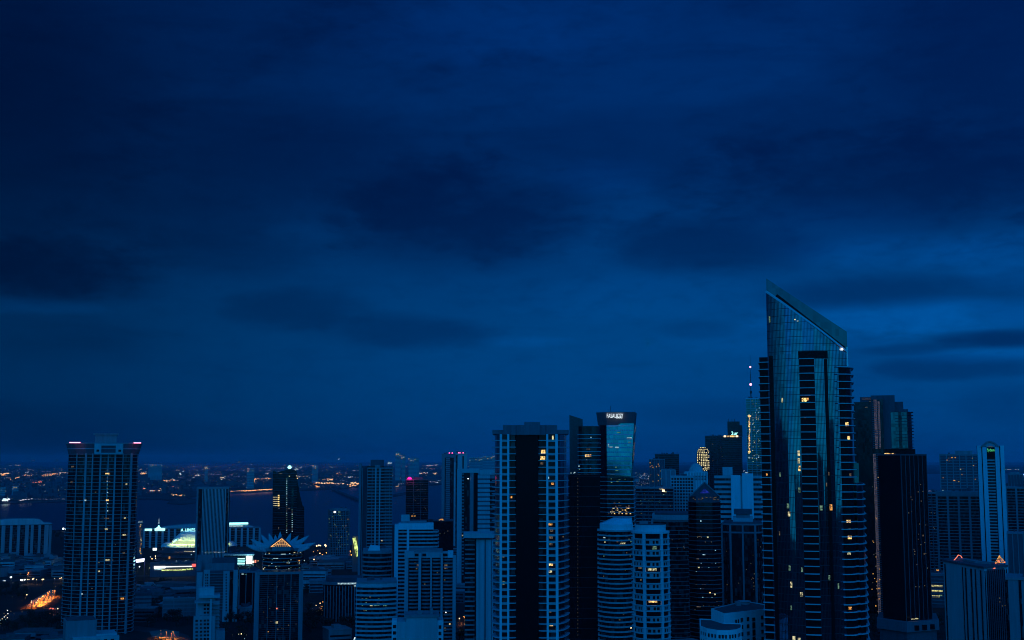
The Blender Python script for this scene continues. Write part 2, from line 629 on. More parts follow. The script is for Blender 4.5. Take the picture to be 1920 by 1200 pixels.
    m = MB(); m.box(S.X(1596), S.X(1610), 8, 28, S.Z(905) + .01, S.Z(868)); S.part(m, 'rear_wing', 'slate_glass')
    # balconies: one piece per floor and stack
    nf = int(S.Z(676) / fl)
    mid = curve_panel(1503, 1531, 0, .34, 1.5, '', '').mesh('balcony', 'rail_metal')
    ml = MB(); ml.prism([(S.X(1424.5), .2), (S.X(1446) - .05, -1.0), (S.X(1446) - .05, 14), (S.X(1424.5), 14)], 0, .34); ml = ml.mesh('balcony', 'rail_metal')
    mr = MB(); mr.prism(offset(rp, 1.1), 0, .34); mr = mr.mesh('balcony', 'rail_metal')
    m2 = MB(); m2.prism(offset(r2, .9), 0, .34); m2 = m2.mesh('balcony', 'rail_metal')
    left = MB()
    for k in range(nf):
        z = S.Z(676) - k * fl
        link('balcony', mid, S.root, loc=(0, 0, z))
        if z - .6 < S.Z(676): link('balcony', ml, S.root, loc=(0, 0, z - .6))
        if k > 0 and k < 44: link('balcony', mr, S.root, loc=(0, 0, z - .3))
        if z < S.Z(905): link('balcony', m2, S.root, loc=(0, 0, z - .5))
    # glass rails
    m = MB()
    q = curve_panel(1503, 1531, 0, .9, 1.5, '', '')
    # lit rooms
    S.lits(poly, [(1508, 751, 9, 7, 'warm_window'), (1514, 750, 5, 5, 'amber_window'), (1467, 751, 2, 9, 'pale_window'),
                  (1498, 850, 4, 10, 'pale_window'), (1498, 864, 4, 10, 'pale_window'), (1499, 878, 4, 10, 'warm_window'),
                  (1499, 918, 4, 10, 'green_window'), (1478, 948, 4, 9, 'green_window'), (1480, 963, 4, 9, 'pale_window'),
                  (1557, 950, 5, 11, 'amber_window'), (1539, 951, 5, 9, 'green_window'), (1553, 888, 1.5, 7, 'dim_window'), (1549, 908, 1.5, 7, 'dim_window'),
                  (1481, 1064, 3, 10, 'green_window'), (1484, 1095, 3, 11, 'pale_window'), (1503, 1112, 5, 8, 'pale_window'),
                  (1504, 1066, 3, 8, 'green_window'), (1489, 1195, 5, 9, 'pale_window'), (1499, 1197, 5, 8, 'pale_window'),
                  (1554, 1080, 3, 9, 'green_window'), (1571, 1096, 2, 10, 'green_window'), (1491, 602, 3, 2, 'pale_window'),
                  (1496, 605, 3, 2, 'cool_window'), (1443, 598, 2, 12, 'green_window'), (1484, 1138, 2, 8, 'green_window'),
                  (1463, 890, 1.5, 8, 'green_window'), (1462, 1000, 1.5, 8, 'dim_window'), (1510, 784, 3, 2, 'dim_window')], d=.34)
    S.lits(rp, [(1587, 796, 6, 7, 'warm_window'), (1590, 822, 7, 8, 'warm_window'), (1590, 976, 8, 5, 'warm_window'), (1592, 1006, 7, 6, 'warm_window'),
                (1592, 990, 4, 3, 'dim_window'), (1591, 1036, 6, 4, 'pale_window'), (1593, 1137, 6, 5, 'amber_window'), (1593, 890, 5, 5, 'dim_window')], d=.3)
    S.lits(lp, [(1437, 890, 3, 4, 'amber_window')], d=.2)
    m = MB(); m.ball(S.X(1578, 656), front_y(poly, S.X(1578, 656)) - .6, S.Z(657), .5); S.part(m, 'edge_lamp', 'white_lamp')
    return S


sail_tower()


# ================================================================== LATTICE TOWER with pink corner lamps (left)
def lattice_tower():
    S = Site('lattice_tower', 'dark balconied tower with a flared crown and pink lamps at its corners', 'tower', 128, 261, 1066, 862)
    W = S.W / 2
    poly = [(S.X(161), 2.5), (S.X(189), .8), (S.X(203), 0), (S.X(230), .8), (S.X(246), 2.5), (S.X(258), 9), (W, 17), (W, 30), (S.X(246), 42), (S.X(150), 42), (-W, 30), (-W, 17), (S.X(143), 8)]
    m = MB(); m.prism(poly, 0, S.Z(852)); S.part(m, 'glazing', 'dark_glass')
    fl = 6.9 * S.s
    S.floors(poly, 2, S.Z(852), fl, .36, 1.0, 'pier_concrete', 'balcony')
    for px, w in ((181.5, 9), (223, 10)):
        A, t, nr = mat_at(poly, S.X(px))
        m = MB(); m.obox(A, t, nr, w * S.s / 2, .62, 0, S.Z(852)); S.part(m, 'recess_shade', 'black_glass')  # black strip proud of the wall, coloured for the shade of a recess
    for px, w in ((161.5, 3.6), (174, 2.4), (189, 3.0), (203, 2.2), (216, 3.0), (230.5, 1.3), (246, 3.6), (145, 1.0)):
        A, t, nr = mat_at(poly, S.X(px))
        m = MB(); m.obox(A, t, nr, w * S.s / 2, 1.15, 0, S.Z(850)); S.part(m, 'pilaster', 'pier_concrete')
    # flared crown
    m = MB(); m.prism(offset(poly, .2), S.Z(851.9), S.Z(832), top=offset(poly, 2.6)); S.part(m, 'crown', 'dark_concrete')
    m = MB(); m.prism(offset(poly, 2.9), S.Z(832) + .01, S.Z(830)); S.part(m, 'crown_rim', 'grey_concrete')
    m = MB(); m.prism(offset(poly, 1.7), S.Z(842), S.Z(841)); S.part(m, 'crown_band', 'rail_metal')
    for a, b, y0, y1 in ((177, 190, 850, 832), (217, 231, 850, 832), (190, 217, 835.5, 832), (177, 231, 852, 849)):
        S.boxpx('crown_frame', 'pale_concrete', a, b, y1, y0, -3.0, .5)
    for a, b, y0, y1 in ((181, 186, 847, 843), (222, 227, 847, 843)):
        S.boxpx('crown_window', 'black_glass', a, b, y1, y0, -3.1, -2.9)
    for a, b in ((131, 151), (251, 265)):
        S.boxpx('corner_lamp', 'pink_lamp', a, b, 829.2, 831.0, -2.6 if a > 200 else -2.6, -1.9)
    S.boxpx('penthouse', 'grey_concrete', 178, 219, 815, 830, 10, 26)
    S.boxpx('penthouse_rim', 'grey_concrete', 175, 223, 812, 815.01, 9, 27)
    it = [(201.5, 888, 7, 2.6, 'warm_window'), (201, 902, 3, 2, 'dim_window'), (201, 938, 5, 2.6, 'warm_window'), (200, 972, 8, 2, 'dim_window'),
          (199, 992, 5, 2.6, 'pale_window'), (234, 972, 3, 2, 'pale_window'), (233, 1004, 6, 3, 'pale_window'), (201, 1050, 8, 2.6, 'pale_window'),
          (186, 1071, 3, 2.4, 'pale_window'), (229, 1124, 6, 3, 'amber_window'), (154, 1113, 3, 2.2, 'cool_window'), (160, 938, 4, 2.4, 'cool_window'),
          (237, 908, 3, 2, 'pale_window'), (137, 875, 4, 3, 'dim_window'), (136, 904, 5, 2, 'dim_window'), (232, 1038, 4, 2, 'dim_window')]
    for i in range(12): it.append((201.5, 882 + i * 6.9, 2.2, 1.8, random.choice(['green_window', 'dim_window', 'cool_window'])))
    S.lits(poly, it, d=1.3)
    S.specks(poly, 14, 140, 255, 870, 1190, ('dim_window',), 2, 1.6, .95)


lattice_tower()


# ================================================================== DARK CORED TOWER (centre)
def cored_tower():
    S = Site('cored_tower', 'residential tower with a black glass core between pale window columns', 'tower', 926, 1064, 595, 862)
    x = S.X
    poly = [(x(968), .6), (x(1009), .6), (x(1011), 0), (x(1046), 0), (x(1058), 8), (x(1064), 18), (x(1060), 30), (x(1046), 36), (x(945), 36), (x(930), 30), (x(926), 18), (x(930), 8), (x(937), 0), (x(966), 0)]
    zt = S.Z(814)
    m = MB(); m.prism(poly, 0, zt); S.part(m, 'glazing', 'dark_glass')
    m = MB(); m.box(x(968) + .02, x(1009) - .02, .25, 3, 0, zt - .02); S.part(m, 'glass_core', 'black_glass')
    fl = 12.4 * S.s
    for a, b, cols in ((937, 955, ((937, 941.5), (951, 955))), (1024, 1046, ((1024, 1028), (1041, 1046)))):
        for p, q in cols:
            m = MB(); m.box(x(p), x(q), -1.25, .4, 0, zt); S.part(m, 'pilaster', 'white_paint')
        k, z = 0, zt - fl
        c0, c1 = cols[0][1], cols[1][0]
        while z > 2:
            m = MB(); m.box(x(c0) + .01, x(c1) - .01, -.9, .3, z - .55, z + .55)
            S.part(m, 'spandrel', 'pale_concrete')
            z -= fl
    # right hand facet, the light it catches put in as paler glass
    m = MB()
    m.prism([(x(1050.5), 2.9), (x(1057), 7.2), (x(1063), 17.2), (x(1062.8), 18), (x(1056), 8.2), (x(1050), 3.6)], 0, zt - .1)
    S.part(m, 'corner_glazing', 'slate_glass')
    # balconies left and right, rounded
    def bal(pts):
        m = MB(); m.prism(pts, 0, .34); return m.mesh('balcony', 'rail_metal')
    L = bal([(x(937) - .02, -1.9), (x(937) - .02, 10), (x(926), 16), (x(921), 9), (x(924), 3), (x(930), -.6)])
    L2 = bal([(x(955) + .02, -1.8), (x(962), -1.7), (x(967.5), -.9), (x(967.5), .5), (x(955) + .02, .5)])
    R = bal([(x(1046) + .02, -1.9), (x(1056), 2.0), (x(1065), 9), (x(1069), 16), (x(1063), 18), (x(1046) + .02, 8)])
    R2 = bal([(x(1009.5), .5), (x(1009.5), -.9), (x(1014), -1.7), (x(1024) - .02, -1.8), (x(1024) - .02, .5)])
    k, z = 0, zt - fl
    while z > 2:
        for q in (L, L2, R, R2): link('balcony', q, S.root, loc=(0, 0, z))
        z -= fl
    # crown
    m = MB(); m.prism(offset(poly[:0] + [(x(926), 2), (x(1064), 2), (x(1064), 34), (x(926), 34)], .8), zt + .01, S.Z(806)); S.part(m, 'crown', 'crown_concrete')
    m = MB()
    m.prism([(x(943), 0), (x(958), 0), (x(959), -1.4), (x(969), -1.4), (x(970), -3), (x(1012), -3), (x(1013), -1.4), (x(1022), -1.4), (x(1023), 0), (x(1045), 0), (x(1045), 30), (x(943), 30)], S.Z(815.5), S.Z(797))
    S.part(m, 'crown', 'crown_concrete')
    S.boxpx('penthouse', 'crown_concrete', 983, 1012.5, 791, 797.01, 3, 20)
    it = [(1036.5, 821, 3.2, 8, 'pale_window'), (1018.5, 847, 8, 7, 'warm_window'), (1017.5, 859, 9, 6, 'warm_window'), (1016, 869, 5, 4, 'dim_window'),
          (1028, 896, 3, 4, 'cool_window'), (1036, 907, 5, 4, 'amber_window'), (959, 932, 3, 4, 'amber_window'), (1032, 983, 7, 4, 'amber_window'),
          (1034, 995, 6, 4, 'dim_window'), (1033, 1008, 7, 4, 'dim_window'), (1033, 1058, 7, 5, 'warm_window'), (1031, 1070, 8, 7, 'pale_window'),
          (944, 1093, 5, 5, 'pale_window'), (944, 1044, 4, 3, 'dim_window'), (1032, 1147, 3.5, 3, 'dim_window'), (1034, 1171, 7, 5, 'warm_window'),
          (1033, 1020, 6, 4, 'dim_window'), (1056, 1008, 3, 3, 'dim_window'), (988, 906, 1.2, 2, 'dim_window'), (989, 948, 1.2, 2, 'dim_window')]
    S.lits(poly, it, d=.35)


cored_tower()


# ================================================================== BANK TOWER with flared top
def bank_tower():
    S = Site('bank_tower', 'office tower with teal glass front flaring to a dark crown with white lettering', 'tower', 1124, 1186, 900, 862, rot=-.14)
    x = lambda p, y=862: S.X(p, y)
    A, Bc, Cc = x(1123.5), x(1138), x(1184)
    dep = 26
    zb, zm, zt = S.Z(893), S.Z(797), S.Z(773)
    lo = [(A, 5), (Bc, 0), (x(1187), 2), (x(1187), dep), (A, dep)]
    m = MB(); m.prism(lo, 0, zb); S.part(m, 'lower_glazing', 'inky_glass')
    up0 = [(A, 5), (Bc, 0), (x(1184, 893), 0), (x(1184, 893), dep), (A, dep)]
    up1 = [(A, 5), (Bc, 0), (x(1190, 797), 0), (x(1190, 797), dep), (A, dep)]
    m = MB(); m.prism(up0, zb + .01, zm, top=up1); S.part(m, 'upper_glazing', 'inky_glass')
    # teal front panel, tipped back to mirror the low sky, with a rising corner
    y0, y1 = -1.7, -.45
    m = MB()
    a0, a1 = (Bc, y0, zb), (x(1183.5, 893), y0, zb)
    m.add([a0, a1, (x(1189, 800), y1, S.Z(790)), (x(1184, 790), y1, S.Z(789.5)), (x(1182, 785), y1, S.Z(784.5)), (x(1158, 796), y1, S.Z(797)), (Bc, y1, S.Z(797)),
           (Bc, 1.2, zb), (x(1183.5, 893), 1.2, zb), (x(1189, 800), 1, S.Z(790)), (x(1184, 790), 1, S.Z(789.5)), (x(1182, 785), 1, S.Z(784.5)), (x(1158, 796), 1, S.Z(797)), (Bc, 1, S.Z(797))],
          [(0, 1, 2, 3, 4, 5, 6)] + [(7, 13, 12, 11, 10, 9, 8)] + [(i, i + 7, (i + 1) % 7 + 7, (i + 1) % 7) for i in range(7)])
    S.part(m, 'glass_front', 'bank_glass')
    # crown, flaring
    c0 = [(A - 1, 4), (Bc, 0), (x(1189, 797), -.2), (x(1189, 797), dep), (A - 1, dep)]
    c1 = [(x(1117.5, 773), 1.5), (x(1138, 773), -3.5), (x(1191, 773), -2.8), (x(1191, 773), dep + 2), (x(1117.5, 773), dep + 2)]
    m = MB(); m.prism(c0, zm + .02, zt, top=c1); S.part(m, 'crown', 'dark_concrete')
    text(S, 'FASAUCSY', 1138.5, 1169, 776, 784, -4.2, 'sign_white')
    text(S, 'LOCAL', 1156, 1167, 781, 785, -4.0, 'sign_white')
    # floor bands
    fl = 8.1 * S.s
    for k in range(12):
        z = zb + (k + .4) * fl
        if z > S.Z(799): break
        f = (z - zb) / (zm - zb)
        m = MB()
        m.prism([(Bc, y0 + (y1 - y0) * f - .25), (x(1183.5, 893) + f * 2.2, y0 + (y1 - y0) * f - .25), (x(1183.5, 893) + f * 2.2, 2), (Bc, 2)], z, z + .75)
        S.part(m, 'floor_band', 'rail_metal')
    for k in range(13):
        z = S.Z(895) - k * fl
        m = MB(); m.prism(offset(lo, .4), z, z + .5); S.part(m, 'floor_band', 'rail_metal')
    m = MB(); m.bar((x(1144), 8, zt), (x(1144), 8, S.Z(760)), .15); S.part(m, 'antenna', 'dark_metal')
    m = MB(); m.bar((x(1141), 10, zt), (x(1141), 10, S.Z(766)), .1); S.part(m, 'antenna', 'dark_metal')
    it = [(1141, 835, 2, 4, 'cool_window'), (1146, 838, 6, 1, 'cool_window'), (1157, 838.5, 6, 1.6, 'cool_window'), (1160, 811, 6, 1.4, 'green_window'),
          (1180, 821, 9, 1.4, 'cool_window'), (1180, 829, 5, 1.2, 'green_window'), (1148, 889, 9, 1.6, 'green_window'), (1157, 882, 5, 1.8, 'green_window'), (1155, 876, 3, 1.6, 'green_window')]
    S.lits([(A, 5), (Bc, -1.3), (x(1187), -1.3), (x(1187), 26), (A, 26)], it, d=.5)
    S.specks(lo, 34, 1140, 1184, 953, 963, ('pale_window', 'warm_window', 'dim_window'), 2.2, 1.4, .6, step=3.4)
    S.specks(lo, 10, 1140, 1184, 940, 952, ('dim_window',), 2.2, 1.2, .6)
    S.specks(lo, 8, 1140, 1184, 895, 906, ('green_window',), 2.2, 1.2, .6)


bank_tower()

# ================================================================== neighbours of the bank tower
S = Site('slab_tower', 'thin dark slab with a slanting roof edge beside the black glass core tower', 'tower', 1068, 1093, 960, 862)
zl, zr = S.Z(778), S.Z(786)
m = MB(); m.prism(rect(S.x0, S.x1, 0, 22), 0, lambda x, y: zl + (zr - zl) * (x - S.x0) / S.W); S.part(m, 'glazing', 'blue_glass')
S.specks(rect(S.x0, S.x1, 0, 22), 6, 1070, 1078, 885, 892, ('cool_window',), 2.5, 1.4)
S.bandmesh(rect(S.x0, S.x1, 0, 22), 4, S.Z(790), 3.4, .12, .06, 'dark_metal')

S = Site('balcony_tower', 'dark glass tower with thin balcony lines and one lit yellow room', 'tower', 1085, 1125, 870, 862)
poly = bow(S.x0, S.x1, 4, 20, 12, 4)
m = MB(); m.prism(poly, 0, S.Z(799)); S.part(m, 'glazing', 'inky_glass')
S.floors(poly, S.Z(892), S.Z(815), 7.9 * S.s, .3, .8, 'rail_metal', 'balcony')
S.lits(poly, [(1101, 854.5, 8, 4.5, 'warm_window'), (1107, 854, 3, 4, 'amber_window'), (1100, 862, 2, 2, 'dim_window'), (1108, 820, 2, 2, 'cool_window'), (1103, 842, 7, 1.2, 'dim_window'),
              (1107, 878, 1.5, 2, 'dim_window'), (1085.5, 874, 2, 2, 'cool_window'), (1087, 880, 2, 2, 'green_window')], d=.5)

S = Site('shaft_tower', 'black unlit shaft with a dotted line of lamps below the thin slab', 'tower', 1066, 1126, 820, 1000)
poly = rect(S.x0, S.x1, 0, 24)
m = MB(); m.prism(poly, 0, S.Z(890)); S.part(m, 'glazing', 'black_glass')
S.bandmesh(poly, 4, S.Z(893), 6.6, .12, .12, 'dark_concrete')
S.lits(poly, [(1083.5, y, .8, 2.0, 'dim_window') for y in range(897, 1196, 7)], d=.3)

# ================================================================== banded tower and drum tower (bottom centre)
S = Site('banded_tower', 'pale tower wrapped in curved balcony bands, with a low domed cap', 'tower', 1123, 1190, 800, 1080)
poly = bow(S.x0, S.x1, 9, 26, 18, 9)
zt = S.Z(997)
m = MB(); m.prism(poly, 0, zt); S.part(m, 'glazing', 'dark_glass')
S.floors(poly, 2, zt, 8.75 * S.s, .95, 1.1, 'pale_concrete', 'balcony')
capo = offset(poly, -.6)
m = MB(); m.prism(capo, zt + .96, S.Z(984)); S.part(m, 'cap', 'white_paint')
m = MB(); m.prism(offset(poly, -1.6), S.Z(984) + .01, S.Z(974), top=[(x * .62 + 4.2, y * .6 + 8) for x, y in offset(poly, -1.6)]); S.part(m, 'cap_roof', 'white_paint')
S.specks(poly, 14, 1126, 1184, 1004, 1022, ('pale_window', 'dim_window', 'green_window'), 2.4, 1.6, .2)
S.specks(poly, 10, 1130, 1184, 1030, 1190, ('dim_window', 'green_window'), 2, 1.6, .2)
S.lits(poly, [(1168, 1019, 10, 2.4, 'pale_window'), (1133, 1009, 5, 1.6, 'cool_window'), (1183, 1178, 2, 4, 'warm_lamp')], d=.3)

S = Site('drum_tower', 'white cylindrical tower with broad dark windows and ornate balcony rings', 'tower', 1187, 1254, 700, 1080)
R = S.W / 2
poly = ellipse(0, R, R, R, 48)
zt = S.Z(1001)
m = MB(); m.prism(poly, 0, zt); S.part(m, 'glazing', 'black_glass')
m = MB(); m.prism(offset(poly, .9), zt + .01, S.Z(997)); S.part(m, 'eave', 'white_paint')
m = MB(); m.prism(offset(poly, -1.2), S.Z(997) + .01, S.Z(985)); S.part(m, 'cap', 'white_paint')
m = MB(); m.prism(offset(poly, -1.6), S.Z(985) + .01, S.Z(984)); S.part(m, 'roof', 'roof_gravel')
m = MB(); m.box(S.X(1200), S.X(1216), R, R + 6, S.Z(984), S.Z(979)); m.box(S.X(1222), S.X(1226), R, R + 4, S.Z(984), S.Z(976)); S.part(m, 'roof_plant', 'grey_concrete')
step = 20.2 * S.s
ring = MB(); ring.prism(offset(poly, .75), 0, 10.0 * S.s); ring = ring.mesh('spandrel_ring', 'pale_concrete')
lip = MB(); lip.prism(offset(poly, 1.15), 0, .35); lip = lip.mesh('balcony_lip', 'white_paint')
z = zt - step
while z > 0:
    r_ = link('spandrel_ring', ring, S.root, loc=(0, 0, z))
    link('balcony_lip', lip, r_, loc=(0, 0, 10.0 * S.s))
    link('balcony_lip', lip, r_, loc=(0, 0, -.2))
    # dark niches in the ring
    m = MB()
    rp_ = offset(poly, .76)
    for px, w in ((1191, 3), (1197, 3), (1202, 2), (1216, 6), (1226, 4), (1233, 5), (1247, 3), (1251, 2)):
        xx = S.X(px + random.uniform(-1, 1))
        A, t, nr = mat_at(rp_, xx)
        m.obox(A, t, nr, w * S.s / 2 * random.uniform(.7, 1.1), .06, 2.4 * S.s, 7.6 * S.s)
    m.build('balcony_openings', 'black_glass', r_)
    z -= step
for px, w in ((1190.5, 3), (1209, 5.5), (1240, 5), (1252.5, 1.5)):
    A, t, nr = mat_at(poly, S.X(px))
    m = MB(); m.obox(A, t, nr, w * S.s / 2, 1.05, 0, zt); S.part(m, 'pilaster', 'white_paint')
S.lits(poly, [(1227, 1027, 9, 6, 'green_window'), (1200, 1064, 8, 6, 'dim_window'), (1223, 1068, 16, 4.5, 'pale_window'), (1202, 1088, 3, 3, 'dim_window'),
              (1224, 1127, 16, 5, 'warm_window'), (1199, 1137, 9, 4, 'pale_window'), (1223, 1165, 16, 5, 'pale_window')], d=.3)

# ================================================================== tower group right of the drum
S = tower('curved_hotel', 'long dark curved block capped by a pale ledge beside the drum', 1226, 1300, 978, 1010, 40, 'bow', 'dark_glass', band=(3.4, .5, .35, 'grey_concrete'), yref=1040, cat='building', bulge=8)
m = MB(); m.prism(offset(S.poly, 1.2), S.z1 + 1.31, S.Z(966)); S.part(m, 'ledge', 'pale_concrete')
m = MB(); m.prism(offset(S.poly, -1), S.Z(966) + .01, S.Z(962)); S.part(m, 'roof', 'dark_concrete')
S.specks(S.poly, 7, 1258, 1290, 1008, 1060, ('dim_window',), 1.6, 1.2)

S = Site('gabled_tower', 'dark round office tower under a gable roof with a blue lit triangle', 'tower', 1291, 1352, 960, 1000)
R = S.W / 2
poly = chrect(-R, R, 0, 2 * R * .9, R * .5)
zt = S.Z(942)
m = MB(); m.prism(poly, 0, zt); S.part(m, 'glazing', 'inky_glass')
S.floors(poly, 4, zt, 8.0 * S.s, .45, .35, 'crown_concrete', 'floor_band')
m = MB(); m.prism(offset(poly, -.4), zt + .46, S.Z(930)); S.part(m, 'crown', 'dark_concrete')
zg, za = S.Z(931), S.Z(904)
m = MB()
gx0, gx1, gy0, gy1 = S.X(1293, 930), S.X(1350, 930), 1.0, 2 * R * .85
m.add([(gx0, gy0, zg), (gx1, gy0, zg), (S.X(1321, 905), gy0, za), (gx0, gy1, zg), (gx1, gy1, zg), (S.X(1321, 905), gy1, za)],
      [(0, 1, 2), (5, 4, 3), (0, 2, 5, 3), (1, 4, 5, 2), (0, 3, 4, 1)])
S.part(m, 'gable_roof', 'dark_concrete')
m = MB(); m.bar((gx0, gy0 - .2, zg), (S.X(1321, 905), gy0 - .2, za), .4); m.bar((gx1, gy0 - .2, zg), (S.X(1321, 905), gy0 - .2, za), .4); S.part(m, 'gable_trim', 'grey_concrete')
m = MB()
a, b, c = (S.X(1312, 924), S.Z(925)), (S.X(1332, 924), S.Z(925)), (S.X(1321, 924), S.Z(916))
m.add([(a[0], .8, a[1]), (b[0], .8, b[1]), (c[0], .8, c[1]), (a[0], 1.1, a[1]), (b[0], 1.1, b[1]), (c[0], 1.1, c[1])], [(0, 1, 2), (5, 4, 3), (0, 2, 5, 3), (1, 4, 5, 2), (0, 3, 4, 1)])
S.part(m, 'lit_triangle', 'blue_lamp')
S.lits(poly, [(1314, 977, 2, 3, 'cool_window'), (1327, 1007, 3, 3, 'pale_window'), (1311, 1006, 8, 1.4, 'dim_window'), (1310, 1064, 3, 2.4, 'pale_window'), (1320, 1040, 5, 1.6, 'cool_window'),
              (1308, 1048, 5, 1.4, 'dim_window'), (1331, 1111, 3, 2, 'warm_window'), (1340, 1114, 3, 3, 'pale_window'), (1310, 1138, 8, 1.6, 'dim_window')], d=.5)
S.specks(poly, 34, 1298, 1348, 1000, 1150, ('dim_window', 'dim_window', 'cool_window'), 1.5, 1.2, .45, step=8)
S.specks(poly, 16, 1294, 1346, 932, 938, ('dim_window',), 2.2, 1, .4)

S = Site('podium_block', 'low dark parking podium at the foot of the gabled tower', 'building', 1252, 1345, 900, 1165, rot=.35)
m = MB(); m.prism(rect(S.x0, S.x1, 0, 34), 0, 16); S.part(m, 'wall', 'dark_concrete')
m = MB(); m.prism(offset(rect(S.x0, S.x1, 0, 34), .5), 16.01, 17.4); S.part(m, 'parapet', 'grey_concrete')
for z in (4, 8, 12):
    m = MB(); m.box(S.x0 + 1, S.x1 - 1, -.1, .3, z, z + 1.6); S.part(m, 'opening', 'black_glass')

S = tower('pilaster_tower', 'dark tower with grey upright ribs and a stepped crown before the white twin slabs', 1355, 1432, 985, 1080, 36, 'ch', 'dark_glass', fin=(6.4, 1.5, .8, 'grey_concrete'), yref=1040, ch=7)
m = MB(); m.prism(offset(S.poly, 1.0), S.Z(1000), S.Z(997)); S.part(m, 'crown_ledge', 'grey_concrete')
m = MB(); m.prism(offset(S.poly, -1), S.z1 + 1.31, S.Z(979)); S.part(m, 'crown', 'dark_concrete')
for a, b, y, mt in ((1374, 1412, 970, 'pale_concrete'), (1380, 1406, 962, 'grey_concrete'), (1376, 1410, 955.5, 'dark_concrete')):
    S.boxpx('crown', mt, a, b, y, y + 9.5, 8 if mt != 'dark_concrete' else 7, 20)
S.specks(S.poly, 9, 1360, 1428, 990, 1130, ('dim_window',), 1.3, 1.4, .2)
S.specks(S.poly, 8, 1408, 1420, 1055, 1125, ('dim_window',), 1.6, 1.6, .2)

S = Site('twin_slab_building', 'white building with two blank upright slabs between banded balcony wings', 'building', 1340, 1434, 1420, 900)
mw = lambda a, b, y, d0, d1, mt, n: S.boxpx(n, mt, a, b, y, None, d0, d1)
mw(1370, 1388, 891, 0, 22, 'white_paint', 'slab_wall')
mw(1391, 1412, 888, -1, 22, 'white_paint', 'slab_wall')
mw(1388.05, 1390.95, 893, 2, 20, 'pale_concrete', 'slot_wall')
mw(1354, 1373, 876, 24, 34, 'pale_concrete', 'lift_tower')
for a, b in ((1340, 1369.9), (1412.1, 1434)):
    p = rect(S.X(a), S.X(b), 4, 22)
    m = MB(); m.prism(p, 0, S.Z(897)); S.part(m, 'wing', 'dark_glass')
    S.bandmesh(p, 4, S.Z(897), 9.3 * S.s, 3.0, .6, 'pale_concrete')
S.lits(rect(S.X(1340), S.X(1434), -1.2, 22), [(1400, 886, 5, 2, 'cool_window')], d=.2)

# ================================================================== white ornate block, bottom right of centre
S = Site('ornate_block', 'pale apartment block with small square windows and a flat grey roof', 'building', 1332, 1434, 560, 1165, rot=0)
p1 = [S.pt(1333, 562, 1140), S.pt(1357, 544, 1150), S.pt(1434, 560, 1150), S.pt(1436, 578, 1150), S.pt(1398, 592, 1150)]
zt = P(0, 1143, 558)[1]
m = MB(); m.prism(p1, 0, zt - 1); S.part(m, 'wall', 'white_paint')
m = MB(); m.prism(offset(p1, -.5), zt - .99, zt - .3); S.part(m, 'roof', 'roof_gravel')
m = MB()
pp, qq = p1, offset(p1, -.5)
for i in range(len(pp)):
    a, b, c, d = pp[i], pp[(i + 1) % len(pp)], qq[(i + 1) % len(pp)], qq[i]
    m.prism([a, b, c, d], zt - .98, zt)
S.part(m, 'parapet', 'white_paint')
# curved lower front
p2 = [S.pt(1312, 533, 1175), S.pt(1325, 525, 1180), S.pt(1345, 520, 1180), S.pt(1365, 519, 1180), S.pt(1382, 522, 1180), S.pt(1391, 528, 1180), S.pt(1391, 541, 1180), S.pt(1357, 543, 1180), S.pt(1335, 555, 1180), S.pt(1312, 557, 1180)]
z2 = P(0, 1180, 522)[1]
m = MB(); m.prism(p2, 0, z2 - .8); S.part(m, 'front_wing', 'white_paint')
m = MB(); m.prism(offset(p2, -.5), z2 - .79, z2 - .4); S.part(m, 'roof', 'roof_gravel')
m = MB()
pp, qq = p2, offset(p2, -.45)
for i in range(len(pp)):
    m.prism([pp[i], pp[(i + 1) % len(pp)], qq[(i + 1) % len(pp)], qq[i]], z2 - .78, z2)
S.part(m, 'parapet', 'white_paint')
def wall_windows(S, A, B, xs, zs, w, h, mat='dark_glass'):
    L = math.hypot(B[0] - A[0], B[1] - A[1]); t = ((B[0] - A[0]) / L, (B[1] - A[1]) / L); nr = (t[1], -t[0])
    for f in xs:
        for z in zs:
            m = MB(); m.obox((A[0] + (B[0] - A[0]) * f, A[1] + (B[1] - A[1]) * f), t, nr, w / 2, .07, z, z + h)
            fr = S.part(m, 'window', mat)
            m = MB(); m.obox((A[0] + (B[0] - A[0]) * f, A[1] + (B[1] - A[1]) * f), t, nr, w / 2 + .12, .16, z - .14, z)
            m.build('sill', 'white_paint', fr)
rows = [zt - 4.4 - 3.1 * k for k in range(9)]
wall_windows(S, p1[1], p1[2], (.43, .58, .93), rows, 1.5, 1.7)
wall_windows(S, p1[0], p1[1], (.5,), rows[1:], 1.0, 1.5)
A, B = p1[1], p1[2]
t = Vector((B[0] - A[0], B[1] - A[1])).normalized()
for f, w_ in ((.29, .5), (.345, .35), (.72, .95)):
    m = MB(); m.obox((A[0] + (B[0] - A[0]) * f, A[1] + (B[1] - A[1]) * f), (t.x, t.y), (t.y, -t.x), w_, .08, 2, zt - 3.2); S.part(m, 'stair_window', 'dark_glass')
    for k in range(9):
        z_ = zt - 5.2 - 3.1 * k
        m = MB(); m.obox((A[0] + (B[0] - A[0]) * f, A[1] + (B[1] - A[1]) * f), (t.x, t.y), (t.y, -t.x), w_, .14, z_, z_ + .4); S.part(m, 'transom', 'pale_concrete')
for i in range(0, 5):
    wall_windows(S, p2[i], p2[i + 1], (.2, .5, .8), [z2 - 3.4 - 3.2 * k for k in range(3)], .9, 1.5)
m = MB(); m.prism(ellipse(S.pt(1397, 580, 1130)[0], 22, 2.6, 2.6, 20), zt - .3, zt + .9); m.prism(ellipse(S.pt(1397, 580, 1130)[0], 22, 3.2, 3.2, 20), zt + .91, zt + 1.1)
S.part(m, 'roof_disc', 'pale_concrete')
